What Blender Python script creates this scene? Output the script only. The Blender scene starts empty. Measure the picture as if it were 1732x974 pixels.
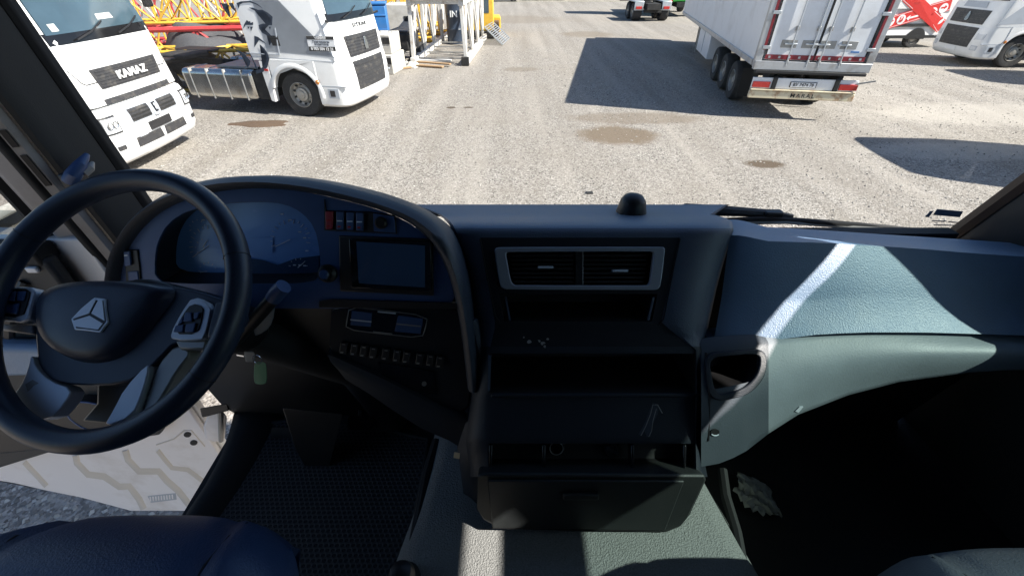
import bpy, bmesh, math, random
from mathutils import Vector, Matrix
random.seed(7)
R = math.radians
S = bpy.context.scene
COL = S.collection

# ------------------------------------------------------------------ camera
FPX, PITCH, CAMZ = 740.0, R(36.6), 3.2          # focal length for a 1732 px wide frame, pitch down, eye height
cd = bpy.data.cameras.new('camera'); co = bpy.data.objects.new('camera', cd); COL.objects.link(co)
cd.sensor_width = 36.0; cd.sensor_fit = 'HORIZONTAL'; cd.lens = 36.0 * FPX / 1732.0
cd.clip_start = 0.02; cd.clip_end = 3000
co.location = (0, 0, CAMZ); co.rotation_euler = (math.pi / 2 - PITCH, 0, 0)
S.camera = co
# ------------------------------------------------------------------ sky and sun
SUN = Vector((1.10, -0.36, 1.0)).normalized()
w = bpy.data.worlds.new('World'); S.world = w; w.use_nodes = True
nt = w.node_tree; bg = nt.nodes['Background']
sky = nt.nodes.new('ShaderNodeTexSky'); sky.sky_type = 'NISHITA'; sky.sun_disc = False; sky.ozone_density = 4.0
sky.sun_elevation = math.asin(SUN.z); sky.sun_rotation = math.atan2(SUN.x, SUN.y)
nt.links.new(sky.outputs[0], bg.inputs[0]); bg.inputs[1].default_value = 0.072
sl = bpy.data.lights.new('sun', 'SUN'); so = bpy.data.objects.new('sun', sl); COL.objects.link(so)
sl.energy = 5.0; sl.angle = R(0.53); sl.color = (1.0, 0.94, 0.86)
so.rotation_euler = SUN.to_track_quat('Z', 'Y').to_euler(); so.location = (20, -10, 30)
S.view_settings.view_transform = 'Standard'; S.view_settings.look = 'None'
S.view_settings.exposure = 1.25; S.view_settings.gamma = 1.0
S.cycles.use_denoising = True
S.cycles.max_bounces = 7; S.cycles.diffuse_bounces = 4; S.cycles.glossy_bounces = 3
S.cycles.transparent_max_bounces = 12; S.cycles.transmission_bounces = 4
S.cycles.sample_clamp_indirect = 6.0; S.cycles.caustics_reflective = False; S.cycles.caustics_refractive = False

# ------------------------------------------------------------------ sight lines: a direction seen from the eye, met with a plane
SP, CP = math.sin(PITCH), math.cos(PITCH)
def ray(px, py):
    u = (px - 866) / FPX; v = (py - 487) / FPX
    return Vector((u, CP - v * SP, -SP - v * CP))
EYE = Vector((0, 0, CAMZ))
def PY(px, py, y): r = ray(px, py); return EYE + r * (y / r.y)
def PZ(px, py, z): r = ray(px, py); return EYE + r * ((z - CAMZ) / r.z)
def PX(px, py, x): r = ray(px, py); return EYE + r * (x / r.x)
def PP(px, py, p0, n):
    r = ray(px, py); return EYE + r * ((p0 - EYE).dot(n) / r.dot(n))

# ------------------------------------------------------------------ materials
MATS = {}
def mat(name, col, rough=0.5, metal=0.0, var=0.12, vscale=6.0, bump=0.0, bscale=300.0, spec=0.5, dirt=None, dscale=3.0, damt=0.5, coat=0.0, stretch=None):
    m = bpy.data.materials.new(name); m.use_nodes = True; MATS[name] = m
    n = m.node_tree; L = n.links; b = n.nodes['Principled BSDF']
    tc = n.nodes.new('ShaderNodeTexCoord'); src = tc.outputs['Object']
    if stretch:
        mp = n.nodes.new('ShaderNodeMapping'); mp.inputs['Scale'].default_value = stretch
        L.new(src, mp.inputs['Vector']); src = mp.outputs[0]
    nz = n.nodes.new('ShaderNodeTexNoise'); nz.inputs['Scale'].default_value = vscale; nz.inputs['Detail'].default_value = 5
    L.new(src, nz.inputs['Vector'])
    mx = n.nodes.new('ShaderNodeMix'); mx.data_type = 'RGBA'
    mx.inputs[6].default_value = (*[c * (1 - var) for c in col], 1); mx.inputs[7].default_value = (*[min(1, c * (1 + var)) for c in col], 1)
    L.new(nz.outputs['Fac'], mx.inputs[0]); out = mx.outputs[2]
    if dirt:
        n2 = n.nodes.new('ShaderNodeTexNoise'); n2.inputs['Scale'].default_value = dscale; n2.inputs['Detail'].default_value = 8; n2.inputs['Roughness'].default_value = 0.65
        L.new(src, n2.inputs['Vector'])
        rp = n.nodes.new('ShaderNodeMapRange'); rp.inputs[1].default_value = 0.5; rp.inputs[2].default_value = 0.72; rp.inputs[4].default_value = damt
        L.new(n2.outputs['Fac'], rp.inputs[0])
        m2 = n.nodes.new('ShaderNodeMix'); m2.data_type = 'RGBA'; m2.inputs[7].default_value = (*dirt, 1)
        L.new(rp.outputs[0], m2.inputs[0]); L.new(out, m2.inputs[6]); out = m2.outputs[2]
    L.new(out, b.inputs['Base Color'])
    b.inputs['Metallic'].default_value = metal; b.inputs['Specular IOR Level'].default_value = spec
    if coat: b.inputs['Coat Weight'].default_value = coat; b.inputs['Coat Roughness'].default_value = 0.08
    rr = n.nodes.new('ShaderNodeMapRange'); rr.inputs[3].default_value = max(0.02, rough - 0.08); rr.inputs[4].default_value = min(1, rough + 0.08)
    L.new(nz.outputs['Fac'], rr.inputs[0]); L.new(rr.outputs[0], b.inputs['Roughness'])
    if bump:
        vo = n.nodes.new('ShaderNodeTexNoise'); vo.inputs['Scale'].default_value = bscale; vo.inputs['Detail'].default_value = 2
        L.new(src, vo.inputs['Vector'])
        bp = n.nodes.new('ShaderNodeBump'); bp.inputs['Strength'].default_value = bump; bp.inputs['Distance'].default_value = 0.004
        L.new(vo.outputs['Fac'], bp.inputs['Height']); L.new(bp.outputs[0], b.inputs['Normal'])
    return m
def glass(name, tint=(1, 1, 1), refl=0.5, rough=0.02, smear=0.0):
    m = bpy.data.materials.new(name); m.use_nodes = True; n = m.node_tree; L = n.links
    n.nodes.remove(n.nodes['Principled BSDF']); out = n.nodes['Material Output']
    tr = n.nodes.new('ShaderNodeBsdfTransparent'); tr.inputs[0].default_value = (*tint, 1)
    gl = n.nodes.new('ShaderNodeBsdfGlossy'); gl.inputs['Roughness'].default_value = rough
    fr = n.nodes.new('ShaderNodeFresnel'); fr.inputs[0].default_value = 1.45
    mu = n.nodes.new('ShaderNodeMath'); mu.operation = 'MULTIPLY'; mu.inputs[1].default_value = refl
    L.new(fr.outputs[0], mu.inputs[0])
    mx = n.nodes.new('ShaderNodeMixShader'); L.new(mu.outputs[0], mx.inputs[0]); L.new(tr.outputs[0], mx.inputs[1]); L.new(gl.outputs[0], mx.inputs[2])
    last = mx.outputs[0]
    if smear:
        tc = n.nodes.new('ShaderNodeTexCoord')
        nz = n.nodes.new('ShaderNodeTexNoise'); nz.inputs['Scale'].default_value = 3; nz.inputs['Detail'].default_value = 6
        L.new(tc.outputs['Object'], nz.inputs['Vector'])
        mr = n.nodes.new('ShaderNodeMapRange'); mr.inputs[1].default_value = 0.45; mr.inputs[2].default_value = 0.8; mr.inputs[4].default_value = smear
        L.new(nz.outputs['Fac'], mr.inputs[0])
        df = n.nodes.new('ShaderNodeBsdfDiffuse'); df.inputs[0].default_value = (0.7, 0.7, 0.68, 1)
        m2 = n.nodes.new('ShaderNodeMixShader'); L.new(mr.outputs[0], m2.inputs[0]); L.new(last, m2.inputs[1]); L.new(df.outputs[0], m2.inputs[2]); last = m2.outputs[0]
    L.new(last, out.inputs[0]); return m

M = dict(
    dash=mat('dash_plastic', (0.145, 0.235, 0.365), 0.50, var=0.18, vscale=14, bump=0.35, bscale=300, spec=1.0, dirt=(0.13, 0.135, 0.135), dscale=2.2, damt=0.3),
    dash_lo=mat('dash_lower_plastic', (0.21, 0.245, 0.275), 0.5, var=0.15, vscale=14, bump=0.12, bscale=260, spec=0.5, dirt=(0.17, 0.17, 0.16), dscale=3.0, damt=0.25),
    fascia=mat('fascia_plastic', (0.038, 0.085, 0.22), 0.42, var=0.15, vscale=20, bump=0.08, bscale=500, spec=0.5, dirt=(0.06, 0.06, 0.06), damt=0.15),
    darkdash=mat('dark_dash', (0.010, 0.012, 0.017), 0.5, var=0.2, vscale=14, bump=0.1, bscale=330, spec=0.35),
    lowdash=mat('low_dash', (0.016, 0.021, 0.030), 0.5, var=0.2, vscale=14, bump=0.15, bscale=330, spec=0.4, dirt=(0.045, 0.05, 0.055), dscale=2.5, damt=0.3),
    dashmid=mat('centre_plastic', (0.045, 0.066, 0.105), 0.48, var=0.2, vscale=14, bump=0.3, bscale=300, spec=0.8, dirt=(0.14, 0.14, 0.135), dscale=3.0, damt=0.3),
    dashtop_lit=mat('dash_top_lit_plastic', (0.125, 0.175, 0.25), 0.5, var=0.2, vscale=9, bump=0.3, bscale=300, spec=0.8, dirt=(0.22, 0.22, 0.21), dscale=4.0, damt=0.3),
    pocketshade=mat('pocket_shade_plastic', (0.055, 0.07, 0.088), 0.5, var=0.15, vscale=14, bump=0.12, bscale=260, spec=0.5, dirt=(0.09, 0.095, 0.1), dscale=3.0, damt=0.25),
    warmseal=mat('warm_seal', (0.045, 0.026, 0.017), 0.6, var=0.2),
    hood=mat('hood_plastic', (0.030, 0.040, 0.060), 0.5, var=0.18, vscale=14, bump=0.2, bscale=330, spec=0.6, dirt=(0.08, 0.085, 0.09), dscale=2.2, damt=0.25),
    cabinet=mat('cabinet_plastic', (0.022, 0.025, 0.026), 0.5, var=0.15, vscale=14, bump=0.12, bscale=330, spec=0.4, dirt=(0.06, 0.06, 0.055), damt=0.3),
    black=mat('black_plastic', (0.012, 0.012, 0.013), 0.45, var=0.2, bump=0.03),
    gloss=mat('gloss_black', (0.008, 0.008, 0.009), 0.12, var=0.2),
    rubber=mat('rubber', (0.016, 0.016, 0.017), 0.75, var=0.25, bump=0.08, bscale=90),
    silver=mat('satin_silver', (0.66, 0.71, 0.78), 0.36, metal=0.2, var=0.05),
    ventsilver=mat('vent_trim', (0.34, 0.36, 0.40), 0.38, metal=0.3, var=0.06),
    chrome=mat('chrome_trim', (0.6, 0.62, 0.64), 0.18, metal=1.0, var=0.04),
    leather=mat('black_leather', (0.043, 0.075, 0.165), 0.40, var=0.2, bump=0.3, bscale=280, spec=0.6),
    leather2=mat('grey_leather', (0.10, 0.11, 0.125), 0.45, var=0.15, bump=0.25, bscale=300, spec=0.6),
    stickergrey=mat('sticker_grey', (0.30, 0.34, 0.40), 0.4, var=0.2),
    wheel=mat('wheel_leather', (0.019, 0.030, 0.056), 0.38, var=0.2, vscale=25, bump=0.08, bscale=520, spec=0.5),
    screen=mat('dark_screen', (0.045, 0.09, 0.18), 0.12, var=0.2, coat=0.6),
    dial=mat('dial_sky_reflection', (0.20, 0.42, 0.88), 0.25, var=0.1, vscale=10, coat=0.25),  # sky reflected in the cluster glass put into the dial colour
    dialmark=mat('dial_marks', (0.75, 0.82, 0.95), 0.5),
    red=mat('red_plastic', (0.32, 0.02, 0.035), 0.4),
    green=mat('green_tag', (0.015, 0.20, 0.10), 0.4),
    carpet=mat('tunnel_carpet', (0.225, 0.23, 0.225), 0.62, var=0.55, vscale=300, bump=1.0, bscale=260, spec=0.6),
    floor=mat('floor_lining', (0.02, 0.02, 0.022), 0.75, var=0.3, vscale=40, bump=0.4, bscale=200),
    paintw=mat('white_paint_inner', (0.82, 0.80, 0.80), 0.42, var=0.05, vscale=4, dirt=(0.42, 0.36, 0.28), dscale=4, damt=0.45),
    paintb=mat('cream_sealant', (0.62, 0.58, 0.52), 0.5, var=0.1, vscale=9),
    pillarp=mat('pillar_paint', (0.36, 0.34, 0.33), 0.45, var=0.1, vscale=5, dirt=(0.2, 0.17, 0.14), dscale=6, damt=0.6),
    trim=mat('pillar_trim', (0.030, 0.032, 0.034), 0.6, var=0.15, bump=0.1, bscale=350),
    liner=mat('headliner', (0.07, 0.09, 0.125), 0.9, var=0.1, bump=0.1),
    paper=mat('paper', (0.6, 0.6, 0.57), 0.8, var=0.1),
    white=mat('truck_white', (0.80, 0.80, 0.79), 0.32, var=0.03, vscale=1.5, dirt=(0.5, 0.46, 0.40), dscale=1.6, damt=0.25, coat=0.3),
    white2=mat('trailer_white', (0.82, 0.83, 0.84), 0.4, var=0.05, vscale=1.2, dirt=(0.45, 0.43, 0.40), dscale=1.3, damt=0.4),
    grille=mat('grille_black', (0.035, 0.035, 0.038), 0.5, var=0.2, vscale=20, dirt=(0.2, 0.18, 0.15), dscale=8, damt=0.4),
    dark=mat('under_body', (0.018, 0.018, 0.018), 0.8, var=0.4, dirt=(0.08, 0.07, 0.06), dscale=5, damt=0.6),
    tyre=mat('tyre', (0.028, 0.028, 0.029), 0.85, var=0.3, vscale=12, bump=0.3, bscale=60, dirt=(0.07, 0.062, 0.055), dscale=6, damt=0.5),
    rim=mat('wheel_rim', (0.42, 0.41, 0.38), 0.45, metal=0.5, var=0.1, dirt=(0.22, 0.17, 0.12), dscale=12, damt=0.6),
    alu=mat('polished_tank', (0.62, 0.61, 0.58), 0.22, metal=1.0, var=0.06, vscale=3, bump=0.06, bscale=9, dirt=(0.36, 0.31, 0.24), dscale=2.4, damt=0.7),
    lamp=mat('lamp_lens', (0.62, 0.64, 0.66), 0.12, var=0.15, vscale=30, coat=0.6),
    redlamp=mat('red_lens', (0.45, 0.035, 0.03), 0.25, var=0.15, vscale=20),
    amber=mat('amber_lens', (0.5, 0.17, 0.03), 0.25),
    wglass=mat('vehicle_glass', (0.045, 0.075, 0.095), 0.06, var=0.75, vscale=1.3, spec=0.8, coat=0.5),
    blackdecal=mat('black_decal', (0.02, 0.02, 0.022), 0.4),
    lion=mat('blue_grey_decal', (0.03, 0.042, 0.065), 0.35, var=0.15),
    lionshade=mat('pale_grey_decal', (0.42, 0.45, 0.49), 0.35, var=0.1),
    whitedecal=mat('white_decal', (0.82, 0.82, 0.82), 0.4),
    reddecal=mat('red_decal', (0.62, 0.035, 0.03), 0.4, var=0.05),
    redtape=mat('dark_red_tape', (0.24, 0.02, 0.03), 0.4, var=0.3, vscale=25),
    steel=mat('grey_steel', (0.33, 0.33, 0.32), 0.45, metal=0.5, var=0.15, dirt=(0.2, 0.15, 0.1), damt=0.5),
    alframe=mat('trailer_frame', (0.48, 0.49, 0.50), 0.4, metal=0.4, var=0.1, vscale=5, dirt=(0.24, 0.2, 0.16), dscale=4, damt=0.6),
    rustbar=mat('rusty_bumper', (0.68, 0.60, 0.42), 0.55, var=0.12, vscale=6, dirt=(0.30, 0.12, 0.035), dscale=5.5, damt=0.95),
    plateblue=mat('plate_blue', (0.10, 0.16, 0.30), 0.4),
    redpaint=mat('red_lattice_paint', (0.48, 0.045, 0.05), 0.5, var=0.2, dirt=(0.22, 0.08, 0.05), dscale=5, damt=0.6),
    yellow=mat('yellow_paint', (0.66, 0.40, 0.045), 0.5, var=0.15, dirt=(0.30, 0.17, 0.05), dscale=5, damt=0.6),
    whitesteel=mat('white_steel_paint', (0.66, 0.64, 0.60), 0.55, var=0.1, dirt=(0.34, 0.25, 0.17), dscale=5, damt=0.7),
    concrete=mat('concrete', (0.47, 0.45, 0.41), 0.85, var=0.15, vscale=5, bump=0.4, bscale=40, dirt=(0.25, 0.23, 0.2), damt=0.6),
    blue=mat('blue_paint', (0.03, 0.16, 0.42), 0.45, var=0.15, dirt=(0.12, 0.12, 0.14), damt=0.4),
    wood=mat('old_wood', (0.34, 0.22, 0.12), 0.8, var=0.35, vscale=12, stretch=(1, 8, 8), bump=0.3, bscale=40),
    galv=mat('galvanised', (0.50, 0.53, 0.56), 0.4, metal=0.6, var=0.12),
    greenpaint=mat('green_paint', (0.04, 0.32, 0.05), 0.4, var=0.15),
    rubble=mat('dark_rubble', (0.075, 0.075, 0.08), 0.9, var=0.5, vscale=30, bump=0.8, bscale=50),
    cargrey=mat('car_paint', (0.05, 0.09, 0.16), 0.25, metal=0.4, var=0.1, coat=0.8),
    tan=mat('tan_dirt', (0.10, 0.065, 0.042), 0.9, var=0.3, vscale=20, bump=0.5, bscale=60),
)
M['windscreen'] = glass('windscreen_glass', (0.93, 0.96, 0.96), 0.55, 0.01, smear=0.05)
M['greenglass'] = glass('tinted_glass', (0.70, 0.81, 0.79), 0.5)
M['clearglass'] = glass('door_glass', (0.8, 0.88, 0.86), 0.7)

# ------------------------------------------------------------------ building helpers
WORLDROOT = set()
def fin(bm, sharp=35):
    bmesh.ops.recalc_face_normals(bm, faces=bm.faces)
    return bm
def link(name, me, m, parent=None, sharp=35, bevel=0, seg=2, solid=0):
    o = bpy.data.objects.new(name, me); COL.objects.link(o)
    if m is not None and not me.materials: me.materials.append(M[m] if isinstance(m, str) else m)
    me.polygons.foreach_set('use_smooth', [True] * len(me.polygons))
    me.set_sharp_from_angle(angle=R(sharp))
    if parent is not None:
        o.parent = parent
        if parent.name in WORLDROOT: o.matrix_parent_inverse = Matrix.Translation(-parent.location)
    if solid:
        md = o.modifiers.new('solid', 'SOLIDIFY'); md.thickness = solid; md.offset = -1
    if bevel:
        md = o.modifiers.new('bevel', 'BEVEL'); md.width = bevel; md.segments = seg; md.limit_method = 'ANGLE'; md.angle_limit = R(32)
    return o
def obj(name, bm, m, parent=None, recalc=True, **k):
    if recalc: bmesh.ops.recalc_face_normals(bm, faces=bm.faces)
    me = bpy.data.meshes.new(name); bm.to_mesh(me); bm.free()
    return link(name, me, m, parent, **k)
def tag(o, label=None, cat=None, group=None, kind=None):
    if label: o['label'] = label
    if cat: o['category'] = cat
    if group: o['group'] = group
    if kind: o['kind'] = kind
    return o
def thing(name, label, cat, loc=(0, 0, 0), rotz=0.0, group=None, world=False):
    o = bpy.data.objects.new(name, None); COL.objects.link(o)
    o.location = loc; o.rotation_euler = (0, 0, rotz); o.empty_display_size = 0.1
    if world: WORLDROOT.add(o.name)
    return tag(o, label, cat, group)
def copy_tree(o, parent=None):
    c = o.copy(); COL.objects.link(c); c.parent = parent
    for ch in list(o.children): copy_tree(ch, c)
    return c
def bbox(bm, c, s, rot=None):
    vs = []
    for x in (-.5, .5):
        for y in (-.5, .5):
            for z in (-.5, .5):
                v = Vector((x * s[0], y * s[1], z * s[2]))
                if rot is not None: v = rot @ v
                vs.append(bm.verts.new(v + Vector(c)))
    for f in ((0, 1, 3, 2), (4, 6, 7, 5), (0, 4, 5, 1), (2, 3, 7, 6), (0, 2, 6, 4), (1, 5, 7, 3)): bm.faces.new([vs[i] for i in f])
def box(name, c, s, m, parent=None, rot=None, **k):
    bm = bmesh.new(); bbox(bm, c, s, rot); return obj(name, bm, m, parent, **k)
def bar(bm, a, b, wd, ht=None, up=(0, 0, 1)):
    a = Vector(a); b = Vector(b); d = b - a; q = d.to_track_quat('Y', 'Z') if abs(d.normalized().z) < .98 else d.to_track_quat('Y', 'X')
    bbox(bm, (a + b) / 2, (wd, d.length, ht or wd), q.to_matrix())
def barobj(name, a, b, wd, m, parent=None, ht=None, **k):
    bm = bmesh.new(); bar(bm, a, b, wd, ht); return obj(name, bm, m, parent, **k)
def tubebm(bm, path, rad, n=8, closed=False, cap=True, squash=None):
    path = [Vector(p) for p in path]; N = len(path); rings = []
    prev = None
    for i, p in enumerate(path):
        a = path[(i - 1) % N] if (closed or i) else path[0]; b = path[(i + 1) % N] if (closed or i < N - 1) else path[-1]
        t = (b - a).normalized()
        if prev is None:
            ref = Vector((0, 0, 1)) if abs(t.z) < .9 else Vector((1, 0, 0)); x = t.cross(ref).normalized()
        else:
            x = (prev - t * prev.dot(t)).normalized()
        prev = x; y = t.cross(x); r = rad[i] if isinstance(rad, (list, tuple)) else rad
        rings.append([bm.verts.new(p + (x * math.cos(2 * math.pi * k / n) + y * math.sin(2 * math.pi * k / n)) * r) for k in range(n)])
    for i in range(N if closed else N - 1):
        A = rings[i]; B = rings[(i + 1) % N]
        for k in range(n): bm.faces.new((A[k], A[(k + 1) % n], B[(k + 1) % n], B[k]))
    if cap and not closed: bm.faces.new(rings[0][::-1]); bm.faces.new(rings[-1])
def tube(name, path, rad, m, parent=None, n=8, closed=False, **k):
    bm = bmesh.new(); tubebm(bm, path, rad, n, closed); return obj(name, bm, m, parent, **k)
def lathe(name, prof, m, parent=None, n=32, mtx=None, **k):
    """prof: (radius, height) along local z"""
    bm = bmesh.new(); rings = []
    for r, h in prof:
        if r < 1e-5: rings.append([bm.verts.new((0, 0, h))]); continue
        rings.append([bm.verts.new((r * math.cos(2 * math.pi * i / n), r * math.sin(2 * math.pi * i / n), h)) for i in range(n)])
    for A, B in zip(rings, rings[1:]):
        if len(A) == 1 and len(B) == 1: continue
        for i in range(n):
            j = (i + 1) % n
            if len(A) == 1: bm.faces.new((A[0], B[i], B[j]))
            elif len(B) == 1: bm.faces.new((A[i], A[j], B[0]))
            else: bm.faces.new((A[i], A[j], B[j], B[i]))
    if mtx is not None: bmesh.ops.transform(bm, matrix=mtx, verts=bm.verts)
    return obj(name, bm, m, parent, **k)
def slab(name, poly, surf, o0, o1, m, parent=None, **k):
    bm = bmesh.new()
    A = [bm.verts.new(surf(a, b, o0)) for a, b in poly]; B = [bm.verts.new(surf(a, b, o1)) for a, b in poly]
    n = len(poly)
    bm.faces.new(A[::-1]); bm.faces.new(B)
    for i in range(n): bm.faces.new((A[i], A[(i + 1) % n], B[(i + 1) % n], B[i]))
    fs = [f for f in bm.faces if len(f.verts) > 4]
    if fs: bmesh.ops.triangulate(bm, faces=fs)
    return obj(name, bm, m, parent, **k)
def ringslab(name, outer, inner, surf, o0, o1, m, parent=None, **k):
    """a frame: two outlines with the same number of points"""
    bm = bmesh.new(); n = len(outer)
    L = [[bm.verts.new(surf(a, b, o)) for a, b in pl] for pl, o in ((outer, o0), (outer, o1), (inner, o1), (inner, o0))]
    for q in range(4):
        A, B = L[q], L[(q + 1) % 4]
        for i in range(n): bm.faces.new((A[i], A[(i + 1) % n], B[(i + 1) % n], B[i]))
    return obj(name, bm, m, parent, **k)
def gridmesh(name, G, m, parent=None, skip=None, flip=False, **k):
    """G[row][col] -> points"""
    bm = bmesh.new(); V = [[bm.verts.new(p) for p in r] for r in G]
    for i in range(len(V) - 1):
        for j in range(len(V[0]) - 1):
            if skip and skip(i, j): continue
            q = (V[i][j], V[i][j + 1], V[i + 1][j + 1], V[i + 1][j])
            bm.faces.new(q[::-1] if flip else q)
    bmesh.ops.delete(bm, geom=[v for v in bm.verts if not v.link_faces], context='VERTS')
    return obj(name, bm, m, parent, recalc=False, **k)
def rrect(x0, y0, x1, y1, r, n=4):
    P = []
    for cx, cy, a0 in ((x1 - r, y1 - r, 0), (x0 + r, y1 - r, 90), (x0 + r, y0 + r, 180), (x1 - r, y0 + r, 270)):
        for i in range(n + 1):
            a = R(a0 + 90 * i / n); P.append((cx + r * math.cos(a), cy + r * math.sin(a)))
    return P
def ell(cx, cy, rx, ry, n=20): return [(cx + rx * math.cos(2 * math.pi * i / n), cy + ry * math.sin(2 * math.pi * i / n)) for i in range(n)]
def lerp(tab, x):
    if x <= tab[0][0]: return tab[0][1]
    for (a, u), (b, v) in zip(tab, tab[1:]):
        if x <= b: return u + (v - u) * (x - a) / (b - a)
    return tab[-1][1]
def smooth(poly, it=2, closed=True):
    for _ in range(it):
        q = []; n = len(poly)
        for i in range(n if closed else n - 1):
            a = poly[i]; b = poly[(i + 1) % n]
            q += [(a[0] * .75 + b[0] * .25, a[1] * .75 + b[1] * .25), (a[0] * .25 + b[0] * .75, a[1] * .25 + b[1] * .75)]
        if not closed: q = [poly[0]] + q + [poly[-1]]
        poly = q
    return poly
def text(name, body, size, m, parent, mtx, extrude=0.004, sx=1.0, shear=0.0, bold=0.0, gap=1.0):
    c = bpy.data.curves.new('t', 'FONT'); c.body = body; c.size = size; c.extrude = extrude; c.align_x = 'CENTER'; c.align_y = 'CENTER'; c.shear = shear; c.offset = bold
    c.resolution_u = 3; c.space_character = gap
    t = bpy.data.objects.new('t', c); me = bpy.data.meshes.new_from_object(t)
    bpy.data.objects.remove(t); bpy.data.curves.remove(c)
    me.transform(mtx @ Matrix.Diagonal((sx, 1, 1, 1))); me.materials.clear()
    return link(name, me, m, parent)
def frame3(o, ex, ey):
    """matrix whose x axis is ex, y axis is ey, at o"""
    ex = Vector(ex).normalized(); ez = ex.cross(Vector(ey)).normalized(); ey = ez.cross(ex)
    return Matrix(((ex.x, ey.x, ez.x, o[0]), (ex.y, ey.y, ez.y, o[1]), (ex.z, ey.z, ez.z, o[2]), (0, 0, 0, 1)))

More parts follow.
